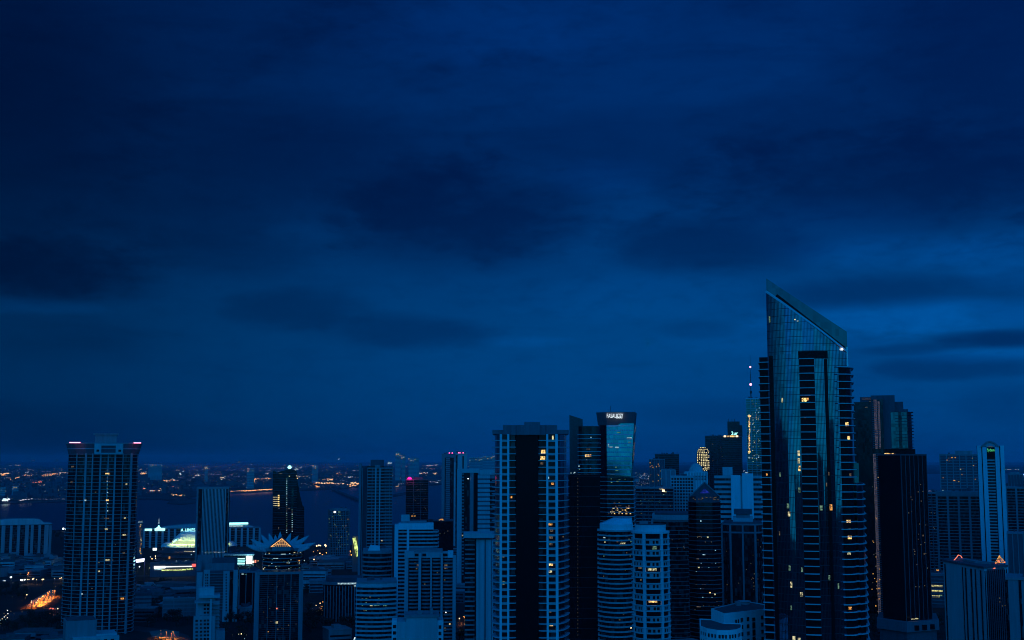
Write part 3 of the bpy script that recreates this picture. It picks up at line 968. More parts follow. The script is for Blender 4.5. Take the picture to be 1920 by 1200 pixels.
m = MB(); m.box(S.pt(1378, 580)[0], S.pt(1386, 580)[0], 14, 20, zt - .3, zt + 1.4); S.part(m, 'roof_plant', 'grey_concrete')

# ================================================================== distance behind the centre
tower('office_block', 'dark flat topped block with a lower step on its sea side', 1228, 1273, 852, 2500, 40, 'rect', 'inky_glass', each=False, band=(4, .5, .3, 'dark_concrete'), cat='building')
S = tower('stepped_block', 'dim lattice windowed block standing before the flat topped dark one', 1217, 1246, 862, 2300, 30, 'rect', 'dark_concrete', each=False, fin=(4, .7, .4, 'grey_concrete'), cat='building')
S.specks(S.poly, 22, 1218, 1244, 866, 905, ('dim_window', 'dim_window', 'amber_window'), 1.4, 1.2)
S.lits(S.poly, [(1231, 875, 2, 2, 'amber_window'), (1236, 874, 2, 2, 'amber_window')])
S = tower('striped_block', 'grey office block with pale upright strips beside the lattice windowed block', 1240, 1266, 882, 2000, 30, 'rect', 'grey_concrete', each=False, fin=(5, 1.4, .5, 'pale_concrete'), cat='building')
S = tower('grid_building', 'pale building covered by an even grid of small square windows', 1258, 1300, 894, 1700, 40, 'rect', 'dark_glass', each=False, band=(4.2, 1.5, .35, 'pale_concrete'), fin=(3.3, 1.1, .42, 'pale_concrete'), cat='building')
S = tower('arcade_building', 'pale ornate block with a shallow dome and arched top windows', 1284, 1326, 886, 1900, 40, 'rect', 'pale_concrete', each=False, fin=(4, 1.2, .4, 'white_paint'), cat='building')
m = MB()
dz = S.z1 + 1.3
R = S.X(1310) - S.X(1288)
for k in range(7):
    a0, a1 = k / 7 * pi / 2, (k + 1) / 7 * pi / 2
    m.prism(ellipse(0, 18, R * .6 * cos(a0), R * .6 * cos(a0), 28), dz + 13 * sin(a0), dz + 13 * sin(a1), top=ellipse(0, 18, R * .6 * cos(a1) + .01, R * .6 * cos(a1) + .01, 28))
S.part(m, 'dome', 'pale_concrete')
for k in range(14):
    px = 1286 + k * 2.8
    for y in (892, 897):
        S.boxpx('window', 'dark_glass', px, px + 1.3, y, y + 3, -.55, .2)
S = tower('banded_office', 'low banded glass office with one bright rooftop sign lamp', 1192, 1262, 915, 1650, 50, 'rect', 'dark_glass', each=False, band=(4.4, .9, .5, 'grey_concrete'), fin=(7, .5, .55, 'dark_concrete'), cat='building')
S.lits(S.poly, [(1244, 920, 5, 4, 'warm_lamp'), (1240, 917, 7, 1.4, 'pale_window'), (1248, 922, 4, 1.4, 'pale_window')], d=1.2, name='sign_lamp')
S.specks(S.poly, 20, 1195, 1260, 925, 965, ('dim_window', 'green_window'), 1.4, 1)

S = Site('lantern_tower', 'rounded tower glowing with a dense grid of yellow windows', 'tower', 1306, 1331, 2200, 862)
R = S.W / 2
poly = ellipse(0, R, R, R, 28)
zz = [(838, .25), (840, .55), (843, .8), (847, .96), (852, 1.0), (880, 1.0), (890, .9)]
m = MB()
for (y0, r0), (y1, r1) in zip(zz, zz[1:]):
    m.prism(ellipse(0, R, R * r1, R * r1, 28), S.Z(y1), S.Z(y0), top=ellipse(0, R, R * r0, R * r0, 28))
m.prism(ellipse(0, R, R * .9, R * .9, 28), 0, S.Z(890))
S.part(m, 'glazing', 'dark_glass')
def prof(y):
    for (y0, r0), (y1, r1) in zip(zz, zz[1:]):
        if y0 <= y <= y1: return r0 + (r1 - r0) * (y - y0) / (y1 - y0)
    return .9
k = 0
wm = MB(); wm.box(-1.05, 1.05, -.25, .2, -.85, .85)
wmesh = {q: None for q in ('pale_window', 'warm_window')}
mall = {'lamp': MB()}
for y in [839.5 + 3.05 * j for j in range(15)]:
    rr = R * prof(y) + .25
    nn = max(4, int(2 * rr / 3.4))
    for j in range(nn):
        xx = -rr * .94 + 2 * rr * .94 * (j + .5) / nn
        if random.random() < .1: continue
        yy = R - sqrt(max(0, rr * rr - xx * xx))
        w = random.uniform(.7, 1.15)
        mall['lamp'].box(xx - w, xx + w, yy - .3, yy + .8, S.Z(y) - .8, S.Z(y) + .8)
emit('lantern_window', (1.0, .85, .42), 0.8, .8, .4)
S.part(mall['lamp'], 'lit_windows', 'lantern_window', kind='stuff')

S = tower('dark_tower', 'plain dark tower rising behind the glowing lantern windows', 1323, 1359, 818, 2700, 50, 'rect', 'inky_glass', each=False, band=(4.5, .5, .4, 'dark_concrete'), fin=(7, .5, .4, 'dark_concrete'))
S.specks(S.poly, 10, 1326, 1356, 825, 870, ('dim_window',), 1.2, 1)
S = tower('signed_tower', 'dark setback tower with a teal sign over a bright yellow roof terrace', 1355, 1392, 819, 2600, 60, 'rect', 'inky_glass', each=False, band=(4.5, .5, .4, 'dark_concrete'))
S.boxpx('upper_shaft', 'inky_glass', 1364, 1387, 790, 819, 12, 48)
S.boxpx('upper_shaft', 'inky_glass', 1387.1, 1392, 797, 819, 14, 46)
for a, b, mt in ((1357, 1361, 'warm_lamp'), (1362.5, 1364, 'warm_window'), (1366, 1367.5, 'warm_window'), (1369, 1376, 'warm_window'), (1376.2, 1380, 'pale_window'), (1380.2, 1384, 'warm_lamp')):
    S.boxpx('terrace_lamp', mt, a, b, 816.6, 819.6, -2, 0)
text(S, '2ur', 1371, 1384, 809, 815, 11, 'teal_lamp')
for a in (1367, 1374, 1379): 
    m = MB(); m.bar((S.X(a), 20, S.Z(790)), (S.X(a), 20, S.Z(785)), .5); S.part(m, 'antenna', 'dark_metal')

S = tower('mast_tower', 'slim glass tower with a lit window column and a tall red lamped mast', 1401, 1428, 748, 1900, 30, 'rect', 'slate_glass', each=False, band=(3.6, .35, .3, 'rail_metal'), fin=(5.5, .4, .35, 'rail_metal'))
mx = S.X(1407.5, 720)
m = MB(); m.bar((mx, 12, S.z1), (mx, 12, S.Z(735)), .8); m.bar((mx, 12, S.Z(735)), (mx, 12, S.Z(700)), .45); m.bar((mx, 12, S.Z(700)), (mx, 12, S.Z(664)), .22); S.part(m, 'mast', 'dark_metal')
m = MB(); m.box(mx - 1.6, mx + 1.6, 10.5, 13.5, S.Z(737), S.Z(732)); S.part(m, 'mast_collar', 'dark_metal')
for y, r in ((687, 1.5), (720, 2.0)):
    m = MB(); m.ball(mx, 11, S.Z(y), r); S.part(m, 'mast_lamp', 'pink_lamp')
it = [(1405 + random.uniform(-.8, .8), y, random.uniform(1.6, 3.6), 2.2, random.choice(['warm_window', 'pale_window', 'pale_window', 'warm_window'])) for y in [778 + 3.0 * k for k in range(25)]]
it += [(1405, 847, 5, 3, 'warm_window'), (1405, 780, 6, 2, 'warm_window'), (1405, 858, 3, 3, 'cool_window')]
S.lits(S.poly, it, d=.6)
S.specks(S.poly, 60, 1410, 1424, 750, 880, ('green_window', 'cool_window', 'dim_window', 'pale_window'), 1.4, 1.3, .6)
for k in range(6):
    m = MB(); a = S.X(1402 + 4.2 * k, 748); m.box(a, a + 1.4, 2, 4, S.z1 + 1.31, S.Z(744.5 + (k % 2))); S.part(m, 'roof_post', 'grey_concrete')

# ================================================================== RIGHT GROUP
S = Site('ribbed_office', 'black stepped office tower with a speckled pale strip and dim letters on top', 'tower', 1600, 1712, 1150, 862)
x = S.X
box = lambda n, mt, a, b, y, d0, d1, y1=None: S.boxpx(n, mt, a, b, y, y1, d0, d1)
box('main_shaft', 'inky_glass', 1600, 1634, 753, 4, 40)
box('lower_shaft', 'inky_glass', 1599, 1633, 775, 2.5, 38)
box('central_shaft', 'inky_glass', 1634.05, 1655, 748, -3, 38)
box('crown', 'dark_concrete', 1612, 1634, 743.5, 5, 30, 753.1)
box('crown', 'dark_concrete', 1634.05, 1679, 741, 3, 34, 842)
box('crown', 'dark_concrete', 1671, 1695, 753, 8, 34, 842)
box('crown', 'dark_concrete', 1695.05, 1704, 767, 9, 32, 842)
box('podium_wall', 'black_glass', 1640, 1716, 842, 6, 40)
text(S, 'CONRAD', 1616, 1634, 744.8, 748.8, 4.8, 'sign_dim')
# speckled strip, window by window glow
for y0, y1, a, b in ((749, 841, 1639.5, 1645), (752, 841, 1647, 1650.5), (851, 1160, 1645 - 3, 1651 - 3.5)):
    box('lift_window', 'speckled_glow', a, b, y0, -3.35, -2.9, y1)
for ya_, yb_ in ((749, 841), (851, 1163)):
    m = MB()
    y = ya_
    while y < yb_:
        m.box(x(1638, 862), x(1652, 862), -3.6, -3.2, S.Z(y) - .3, S.Z(y) + .35); y += 3.45
    S.part(m, 'bands_and_fins', 'dark_concrete')
S.specks(rect(x(1638), x(1652), -3, 20), 40, 1634, 1652, 860, 1150, ('dim_window', 'amber_window', 'dim_window'), 1.6, 1.4, .8)
S.specks(rect(x(1638), x(1652), -3, 20), 12, 1640, 1650, 1060, 1140, ('amber_window', 'dim_window'), 2, 1.8, .8)
pr = [(x(1655.1), 4), (x(1690), 2), (x(1704), 4), (x(1712), 10), (x(1712), 34), (x(1655.1), 34)]
m = MB(); m.prism(pr, S.Z(842) + .01, S.Z(772)); S.part(m, 'balcony_wing', 'inky_glass')
for a, b in ((1673, 1687), (1693, 1703)):
    m = MB(); m.prism([(x(a), front_y(pr, x(a)) - .3), (x(b), front_y(pr, x(b)) - .3), (x(b), front_y(pr, x(b)) + .5), (x(a), front_y(pr, x(a)) + .5)], S.Z(840), S.Z(773))
    S.part(m, 'glass_strip', 'strip_glass')
S.floors([(x(1684), 2.5), (x(1690), 2), (x(1704), 4), (x(1712), 10), (x(1713), 30), (x(1684), 30)], S.Z(842), S.Z(773), 6.2 * S.s, .35, 1.6, 'dark_metal', 'balcony')
S.lits(rect(x(1650), x(1716), 5.5, 30), [(1659, 851, 5, 3, 'warm_window'), (1664, 850.5, 4, 2.6, 'warm_window'), (1668, 851, 3, 2, 'amber_window'), (1674, 851, 4, 3, 'warm_window'), (1678, 852, 2, 2, 'amber_window'),
                                         (1655.5, 848, 1.5, 1.5, 'dim_window'), (1690, 853, 5, 1.4, 'dim_window'), (1698, 853, 4, 1.2, 'dim_window')], d=.7, name='terrace_lamp')
S.lits(rect(x(1600), x(1634), 3, 30), [(1624, 763, 5, 1.4, 'dim_window'), (1631, 752.5, 3, 1, 'dim_window')])

S = Site('black_slab', 'black glass slab tower on a pale podium, almost without lights', 'tower', 1651, 1742, 1010, 1000, rot=0)
cA, cB, cC = S.pt(1651, 1020, 1000), S.pt(1694, 1000, 1000), S.pt(1742, 1012, 1000)
kD, kA = S.pt(1738, 1050, 1000), S.pt(1655, 1056, 1000)
poly = [cA, cB, cC, kD, kA]
zt = P(0, 854, 1005)[1]
m = MB(); m.prism(poly, 22, zt); S.part(m, 'glazing', 'black_glass')
S.fins([cB, cC, kD], 22, zt, 4.0, .5, .3, 'dark_concrete', each=False)
m = MB(); m.prism(offset(poly, .4), zt + .01, zt + 1.2); S.part(m, 'parapet', 'dark_concrete')
pod = offset(poly, 5)
m = MB(); m.prism(pod, 14, 21.9); S.part(m, 'podium', 'crown_concrete')
m = MB(); m.prism(offset(poly, 3), 0, 13.98); S.part(m, 'podium_base', 'dark_concrete')
for f in (.2, .5, .8):
    A = (cB[0] + (cC[0] - cB[0]) * f, cB[1] + (cC[1] - cB[1]) * f - 5.2)
    m = MB(); m.box(A[0] - 4, A[0] + 4, A[1] - .3, A[1] + .4, 15, 19); S.part(m, 'opening', 'black_glass')
S.lits(poly, [(random.uniform(1698, 1740), random.uniform(900, 1100), 1.4, 1.6, 'dim_window') for _ in range(22)] + [(1732, 1038, 2, 3, 'dim_window'), (1730, 1004, 2, 3, 'dim_window'), (1711, 1033, 2, 2, 'dim_window')], d=.4)
S.lits(offset(poly, 4), [(1701, 1157, 4, 1.6, 'pale_window'), (1709, 1156.5, 5, 1.8, 'pale_window')], d=1.4)

S = tower('notched_condo', 'grey apartment tower with a flat rooftop box left of the slender white tower', 1762, 1836, 853, 1500, 36, 'rect', 'dark_concrete', each=True, band=(3.3, .9, .3, 'grey_concrete'), fin=(6.5, 1.3, .6, 'grey_concrete'), pent=[(1790, 1823, 845)], pentmat='grey_concrete')
S.specks(S.poly, 10, 1764, 1832, 858, 905, ('dim_window', 'amber_window'), 1.4, 1.3, .7)
S.lits(S.poly, [(1785, 858, 3, 1.6, 'amber_window'), (1791, 858, 2, 1.6, 'amber_window'), (1801, 880, 2, 1.6, 'pale_window'), (1789, 901, 4, 1.6, 'amber_window'), (1768, 920, 2, 2, 'cool_window')], d=.7)
S = tower('wide_condo', 'broad dim apartment block in front of the notched grey tower', 1758, 1840, 924, 1330, 40, 'rect', 'dark_glass', band=(3.3, .8, .3, 'grey_concrete'), fin=(9, 2.2, .6, 'grey_concrete'), yref=980)
m = MB(); m.prism(offset(S.poly, .8), S.z1 - 3.5, S.z1 - .01); S.part(m, 'ledge', 'grey_concrete')

S = Site('slender_tower', 'slender white tower with a green script sign under its arched top', 'tower', 1832, 1882, 1250, 862)
x = S.X
zt = S.Z(836)
m = MB(); m.prism(rect(S.x0, S.x1, 1, 34), 0, zt); S.part(m, 'wall', 'dark_glass')
for a, b, d in ((1832, 1839.5, -1.2), (1841.5, 1849.5, -2.0), (1865, 1873, -2.0), (1875, 1882, -1.2)):
    S.boxpx('pier', 'white_paint', a, b, 835.5, None, d, .9)
k, y = 0, 863
z = S.Z(863)
while z > 4:
    m = MB(); m.box(x(1849.6), x(1864.9), -1.4, 1.2, z - .55, z + .75); S.part(m, 'slat', 'pale_concrete'); z -= 6.05 * S.s
S.boxpx('sign_panel', 'black_glass', 1849.6, 1864.9, 839, 860, -1.0, .95)
text(S, 'Sydem', 1851, 1864.5, 841, 848, -1.4, 'green_lamp')
m = MB()
N_ = 14
pts = [(x(1839.5, 835) + (x(1873, 835) - x(1839.5, 835)) * i / N_, S.Z(838) + (S.Z(828) - S.Z(838)) * sin(pi * i / N_)) for i in range(N_ + 1)]
for i in range(N_):
    m.bar((pts[i][0], -2.2, pts[i][1]), (pts[i + 1][0], -2.2, pts[i + 1][1]), .75)
S.part(m, 'arch_trim', 'grey_concrete')
m = MB()
vs = [(p[0], -2.0, p[1] - .3) for p in pts] + [(p[0], 20, p[1] - .3) for p in pts]
n1 = len(pts)
m.add(vs, [tuple(range(n1)), tuple(range(2 * n1 - 1, n1 - 1, -1))] + [(i, i + n1, i + n1 + 1, i + 1) for i in range(n1 - 1)] + [(n1 - 1, 2 * n1 - 1, n1, 0)])
S.part(m, 'arched_roof', 'pale_concrete')
S.lits(rect(S.x0, S.x1, -1.9, 30), [(1857, 837.5, 9, 1.4, 'sign_dim')], d=.3)

S = Site('striped_block', 'boxy block with upright dark stripes and orange lamp outlines on its roof', 'building', 1768, 1893, 830, 1100, rot=0)
a_, b_, c_ = S.pt(1770, 868, 1100), S.pt(1846, 812, 1100), S.pt(1890, 824, 1100)
d_ = S.pt(1815, 880, 1100)
poly = [a_, b_, c_, d_]
zt = P(0, 1066, 812)[1]
m = MB(); m.prism(poly, 0, zt); S.part(m, 'wall', 'pale_concrete')
m = MB(); m.prism(offset(poly, .6), zt + .01, zt + 1.3); S.part(m, 'parapet', 'dark_concrete')
def stripe(S, A, B, f, w, z0, z1, mat, name, proud=.12):
    t = Vector((B[0] - A[0], B[1] - A[1])).normalized()
    m = MB(); m.obox((A[0] + (B[0] - A[0]) * f, A[1] + (B[1] - A[1]) * f), (t.x, t.y), (t.y, -t.x), w / 2, proud, z0, z1)
    return S.part(m, name, mat)
for f, w in ((.05, 1.8), (.07 + .42, 1.3), (.565, 2.0), (.70, 2.2), (.80, 1.7), (.925, 1.9)):
    stripe(S, a_, b_, f, w, 0, zt - 1.5, 'dark_glass', 'window_strip')
for k in range(12):
    stripe(S, b_, c_, (k + .5) / 12, .85, 0, zt - 1.5, 'black_glass', 'window_strip')
m = MB(); t = Vector((c_[0] - b_[0], c_[1] - b_[1])).normalized()
m.obox(((b_[0] + c_[0]) / 2, (b_[1] + c_[1]) / 2), (t.x, t.y), (t.y, -t.x), 8.6, .06, 0, zt - .6); S.part(m, 'side_shade_panel', 'dark_concrete')  # dark sheet that shades the right face by colour
def roofpt(px, y, Dd): 
    X, Z = P(px, y, Dd); return (X - S.xc, Dd - S.D, Z)
m = MB()
q = [roofpt(1786, 1053.5, 862), roofpt(1793, 1046, 864), roofpt(1797, 1040.5, 865), roofpt(1801, 1042, 865), roofpt(1806, 1049, 864)]
for i in range(4): m.bar(q[i], q[i + 1], .22)
S.part(m, 'outline_lamp', 'coral_lamp')
fr = MB()
for i in (0, 2, 4): fr.bar((q[i][0], q[i][1] + .4, zt), (q[i][0], q[i][1] + .4, max(zt + .5, q[i][2])), .15)
S.part(fr, 'lamp_frame', 'dark_metal')
# lit ridge at the right end
A3, B3, C3 = roofpt(1866, 1055, 835), roofpt(1874, 1041, 842), roofpt(1885, 1055, 842)
m = MB()
for i in range(7):
    f = i / 6
    p = tuple(A3[k] + (C3[k] - A3[k]) * f for k in range(3))
    m.bar(p, B3, .12)
m.bar(A3, C3, .2)
S.part(m, 'roof_truss', 'amber_window')
m = MB(); m.ball(A3[0] + 2.0, A3[1] - 1, A3[2] + 1.0, .75); m.ball(C3[0] - .8, C3[1] - 1, C3[2] + .4, .5); m.ball(A3[0], A3[1] - 1, A3[2] - .4, .35); S.part(m, 'roof_lamp', 'coral_lamp')
m = MB(); m.prism([(a_[0] + 12, a_[1] + 4), (c_[0] - 9, c_[1] + 4), (c_[0] - 16, c_[1] + 14), (a_[0] + 9, a_[1] + 10)], zt, zt + 2.6); S.part(m, 'roof_plant', 'grey_concrete')
S.lits(poly, [(1862, 1118, 1.4, 1.6, 'dim_window'), (1862, 1125, 1.4, 1.6, 'dim_window'), (1868, 1133, 1.4, 1.6, 'dim_window'), (1875, 1133, 1.4, 1.6, 'dim_window')], d=.4)
S.lits(poly, [(1849, 1062, 2.5, 1.6, 'coral_lamp')], d=1.0, name='roof_lamp')

S = tower('corner_block', 'plain pale block with a single dark window strip low in the corner', 1889, 1965, 1088, 760, 30, 'rect', 'grey_concrete', fin=(6, 1.5, .3, 'dark_glass'), yref=1140, cat='building', parapet='grey_concrete')
S = tower('edge_condo', 'dim banded apartment block behind the slender white tower', 1888, 1945, 915, 1400, 34, 'rect', 'dark_glass', band=(3.3, .8, .3, 'grey_concrete'), fin=(8, 2.0, .6, 'grey_concrete'), yref=960)
S = tower('edge_tower', 'unlit dark top rising behind the dim banded block', 1890, 1918, 890, 2000, 30, 'rect', 'dark_concrete', each=False, fin=(4, .8, .4, 'grey_concrete'), yref=900, pent=[(1894, 1912, 885)])
S = tower('shadow_block', 'dark ribbed block in front of the dim banded one', 1890, 1950, 1002, 1150, 34, 'rect', 'dark_concrete', fin=(4, .9, .5, 'grey_concrete'), yref=1040)
S = tower('gap_condo', 'narrow dim apartment block seen between the black slab and the broad block', 1738, 1768, 925, 1500, 30, 'rect', 'dark_glass', band=(3.3, .7, .3, 'grey_concrete'), fin=(5, .9, .5, 'dark_concrete'), yref=960)
S.specks(S.poly, 12, 1740, 1766, 930, 1040, ('dim_window',), 1.4, 1.5, .6)
S = tower('lit_garage', 'low parking structure with glowing yellow floors behind the boxy block', 1730, 1775, 1078, 1260, 30, 'rect', 'dark_concrete', band=(3.5, .9, .5, 'grey_concrete'), yref=1100, cat='building')
S.lits(S.poly, [(1752, 1098.5, 30, 3.2, 'garage_lamp'), (1752, 1107, 30, 3.6, 'garage_lamp'), (1752, 1118, 20, 3.2, 'garage_lamp'), (1764, 1116, 6, 2, 'green_window'), (1740, 1119, 8, 2, 'pale_window')], d=.3, name='lit_floor')
S.lits(S.poly, [(1758, 1069, 5, 2.6, 'amber_window')], d=.3)

# ================================================================== unseen towers added behind the viewpoint to give the sail tower something to reflect
for nm_, lb_, X_, Y_, w_, d_, h_ in (('added_rear_tower', 'wide dark unseen tower added behind the viewpoint, mirrored in the sail tower glass', 150, -260, 46, 40, 150), ('added_rear_tower', 'thin dark unseen tower added behind the viewpoint, mirrored in the sail tower glass', 330, -330, 30, 30, 176),
                                     ('added_rear_tower', 'slim dark unseen tower added far behind the viewpoint, mirrored in the sail tower glass', 60, -420, 34, 34, 168), ('added_rear_tower', 'tall dark unseen tower added beside the slim one behind the viewpoint', 520, -300, 50, 40, 140), ('added_rear_tower', 'dark unseen slab added behind the viewpoint on the bay side', -180, -300, 60, 40, 120), ('added_rear_tower', 'low dark unseen slab added behind the viewpoint near the sail tower axis', 250, -180, 30, 30, 128)):
    S = Site(nm_, lb_, 'tower', 960, 960, 1000, rot=0, group='towers added behind the viewpoint')
    S.root.location = (X_, Y_, 0)
    p_ = rect(-w_ / 2, w_ / 2, -d_ / 2, d_ / 2)
    m = MB(); m.prism(p_, 0, h_); S.part(m, 'glazing', 'dark_glass')
    S.bandmesh(p_, 4, h_, 3.6, .5, .4, 'dark_concrete')
    m = MB(); m.box(-w_ * .25, w_ * .25, -d_ * .25, d_ * .25, h_ + .6, h_ + 6); S.part(m, 'penthouse', 'dark_concrete')
# ================================================================== LEFT: hotel slab, low town
S = Site('bay_hotel', 'pale slab hotel with broad dark recesses and a gently arched roof by the bay', 'building', -30, 98, 1850, 1000)
m = MB(); m.prism(rect(S.x0, S.x1, .8, 24), 0, S.Z(984)); S.part(m, 'wall', 'dark_glass')
S.bandmesh(rect(S.x0, S.x1, .8, 24), 4, S.Z(985), 3.4, .35, .35, 'dark_concrete')
n = 16
a, b = S.X(-30, 985), S.X(98, 985)
top_ = [(a + (b - a) * i / n, S.Z(984) + 1 + (S.Z(974.5) - S.Z(984)) * (1 - ((i / n - .5) * 2) ** 4) * (1 if 2 <= i <= 13 else .3)) for i in range(n + 1)]
m = MB()
for i in range(n):
    m.prism([(top_[i][0], -1), (top_[i + 1][0], -1), (top_[i + 1][0], 24), (top_[i][0], 24)], S.Z(984), lambda x, y, i=i: top_[i][1] + (top_[i + 1][1] - top_[i][1]) * (x - top_[i][0]) / (top_[i + 1][0] - top_[i][0]))
S.part(m, 'arched_roof', 'pale_concrete')
for p, w in ((-28, 5), (-10, 5), (7, 7), (21.5, 5), (35.5, 5.5), (51, 7), (61, 5.5), (75, 5), (88, 8)):
    S.boxpx('pier', 'pier_concrete', p - w / 2, p + w / 2, 985, None, -1, .7)
S.boxpx('end_bay', 'grey_concrete', 93, 98, 986, None, -.6, .75)

# narrow lit block, waterfront hotel and the arena
S = tower('window_lit_block', 'narrow dark block with a column of lit windows and a blue roof lamp', 258, 268, 981, 1900, 14, 'rect', 'dark_concrete', yref=1000, cat='building', each=False, band=(3.6, .4, .2, 'grey_concrete'))
S.boxpx('roof_lamp', 'blue_lamp', 259, 267, 979, 2, 2, 6) if False else S.boxpx('roof_lamp', 'cool_window', 259, 267, 978.5, 980.6, 1, 6)
S.lits(S.poly, [(263.5 + random.uniform(-1.6, 1.6), y, 2, 1.8, random.choice(['amber_window', 'pale_window', 'dim_window', 'dim_window'])) for y in range(984, 1040, 3)], d=.5)
S = tower('waterfront_hotel', 'long pale hotel slab with teal lit rooftop signs and a glowing spire', 271, 488, 991, 2120, 26, 'rect', 'dark_glass', yref=1010, cat='building', each=True, band=(4, .6, .3, 'grey_concrete'), fin=(9.5, 3.6, .7, 'pale_concrete'))
m = MB()
n = 18
a, b = S.X(300, 990), S.X(476, 990)
for i in range(n):
    f0, f1 = i / n, (i + 1) / n
    g = lambda f: S.Z(990) + (S.Z(983.5) - S.Z(990)) * (sin(pi * f) ** .7 if 0 < f < 1 else 0)
    x0_, x1_ = a + (b - a) * f0, a + (b - a) * f1
    m.prism([(x0_, -1), (x1_, -1), (x1_, 22), (x0_, 22)], S.z1 + 1.31, lambda x, y: g((x - a) / (b - a)) + 1.4)
S.part(m, 'arched_roof', 'pale_concrete')
S.boxpx('roof_sign', 'teal_lamp', 273, 286, 990, 993.5, -1.6, -1)
S.boxpx('roof_sign', 'teal_lamp', 291, 310, 989.5, 993.8, -1.8, -1.1)
S.boxpx('roof_sign', 'teal_lamp', 428, 466, 980.5, 984, -2.2, -1.2)
S.boxpx('roof_sign', 'cool_window', 429, 456, 985.5, 988, -2.2, -1.2)
m = MB(); sx = S.X(298.5, 985)
m.prism(ellipse(sx, -.2, 5.2, 1.2, 12), S.Z(989.5), S.Z(987), top=ellipse(sx, -.2, 2.2, .8, 12)); m.prism(ellipse(sx, -.2, 2.0, .8, 12), S.Z(987) + .02, S.Z(984), top=ellipse(sx, -.2, .8, .5, 12)); S.part(m, 'spire_base', 'teal_lamp')
m = MB(); m.prism(ellipse(sx, -.2, .5, .5, 8), S.Z(984), S.Z(981)); S.part(m, 'spire_shaft', 'dark_metal')
m = MB(); m.prism(ellipse(sx, -.2, .95, .7, 10), S.Z(981), S.Z(969.5), top=ellipse(sx, -.2, .12, .12, 10)); S.part(m, 'spire', 'cool_window')

S = Site('bayside_arena', 'white shell roofed arena glowing yellow green behind the finned tower', 'arena', 298, 448, 1780, 1020)
cx = S.X(374)
R0 = S.X(448) - cx
D0 = R0 * .8
m = MB(); m.prism(ellipse(cx, D0, R0 * .96, D0 * .96, 44), 0, S.Z(1027)); S.part(m, 'wall', 'dark_concrete')
for zz_, ex in ((1036, 1.05), (1044, 1.1), (1052, 1.16)):
    m = MB(); m.prism(ellipse(cx, D0, R0 * ex, D0 * ex, 44), S.Z(zz_) - 1.2, S.Z(zz_)); S.part(m, 'terrace', 'dark_concrete')
m = MB(); m.prism(ellipse(cx, D0, R0, D0, 44), S.Z(1027) + .01, S.Z(1021), top=ellipse(cx, D0, R0 * .92, D0 * .92, 44)); S.part(m, 'eave', 'shell_white')
m = MB(); m.prism(ellipse(cx, D0 * .98, R0 * .72, D0 * .72, 44), S.Z(1021) + .01, S.Z(1016), top=ellipse(cx, D0, R0 * .7, D0 * .7, 44)); S.part(m, 'lit_band', 'shell_glow')
m = MB()
lev = [(1016, .70), (1009, .62), (1003, .52), (997.5, .40)]
for (ya, ra), (yb, rb) in zip(lev, lev[1:]):
    m.prism(ellipse(cx, D0, R0 * ra, D0 * ra, 44), S.Z(ya) + .01, S.Z(yb), top=ellipse(cx, D0, R0 * rb, D0 * rb, 44))
S.part(m, 'shell_roof', 'shell_white')
for k in range(9):
    a = -pi / 2 + (k - 4) * .22
    lamp_light('roof_floodlight', S.root, (cx + R0 * .90 * cos(a), D0 + D0 * .92 * sin(a), S.Z(1017.5)), (.75, 1.0, .22), 5200, 1.0)
text(S, 'A LINES', 339, 366, 990.5, 996.5, 2, 'teal_lamp')
m = MB(); q = (S.X(325, 1016), S.X(331, 1011)); m.bar((q[0], D0 * .35, S.Z(1017)), (q[1], D0 * .35, S.Z(1012)), .9); S.part(m, 'roof_lamp', 'teal_lamp')
it = [(346 + k * 2.2, 1033.5 + random.uniform(-.8, .8), 1.5, 1.4, random.choice(['pale_window', 'white_lamp', 'pale_window'])) for k in range(12)]
it += [(328 + k * 2.4, 1035 + random.uniform(-.6, .6), 1.3, 1.0, 'dim_window') for k in range(7)]
S.lits(ellipse(cx, D0, R0 * 1.06, D0 * 1.06, 44), it, d=.5, name='terrace_lamp')
for k in range(9):
    m = MB(); px = 347 + k * 5; m.bar((S.X(px, 1020), -1, S.Z(1027)), (S.X(px, 1020), -1, S.Z(1020)), .22); S.part(m, 'mast', 'dark_metal')
S.lits(ellipse(cx, D0, R0 * 1.17, D0 * 1.17, 44), [(286, 1046, 2.4, 2, 'warm_window'), (291, 1044, 2, 2, 'warm_lamp'), (291.5, 1048, 2, 2, 'warm_lamp'), (283, 1042.5, 2, 1.4, 'cool_window'), (318, 1045, 3, 5, 'amber_window'),
        (331, 1051, 1.6, 1.6, 'cool_window'), (349, 1051, 2, 1.6, 'white_lamp'), (359, 1039, 2, 1.4, 'cool_window'), (364, 1053, 3, 1.2, 'dim_window')], d=.5)

S = Site('sign_box', 'small white lit sign box on a post in front of the waterfront hotel', 'sign', 285, 294, 1820, 1030)
S.boxpx('face', 'white_lamp', 286.5, 294, 1027.5, 1032, 0, .8)
S.boxpx('post', 'dark_metal', 289.5, 291, 1032.05, None, .2, .6)
S = Site('billboard', 'tilted white and violet lit billboard beside the left dark balconied tower', 'billboard', 253, 272, 1500, 1050)
m = MB()
x0, x1 = S.X(253.5, 1050), S.X(271.5, 1050)
m.add([(x0, 0, S.Z(1055)), (x1 - .8, 0, S.Z(1053.5)), (x1, 0, S.Z(1047)), (x0 + .6, 0, S.Z(1048.8)), (x0, .8, S.Z(1055)), (x1 - .8, .8, S.Z(1053.5)), (x1, .8, S.Z(1047)), (x0 + .6, .8, S.Z(1048.8))],
      [(0, 1, 2, 3), (7, 6, 5, 4), (0, 4, 5, 1), (1, 5, 6, 2), (2, 6, 7, 3), (3, 7, 4, 0)])
emit('violet_screen', (.75, .78, 1.0), 2.0, .35, .12)
S.part(m, 'screen', 'violet_screen')
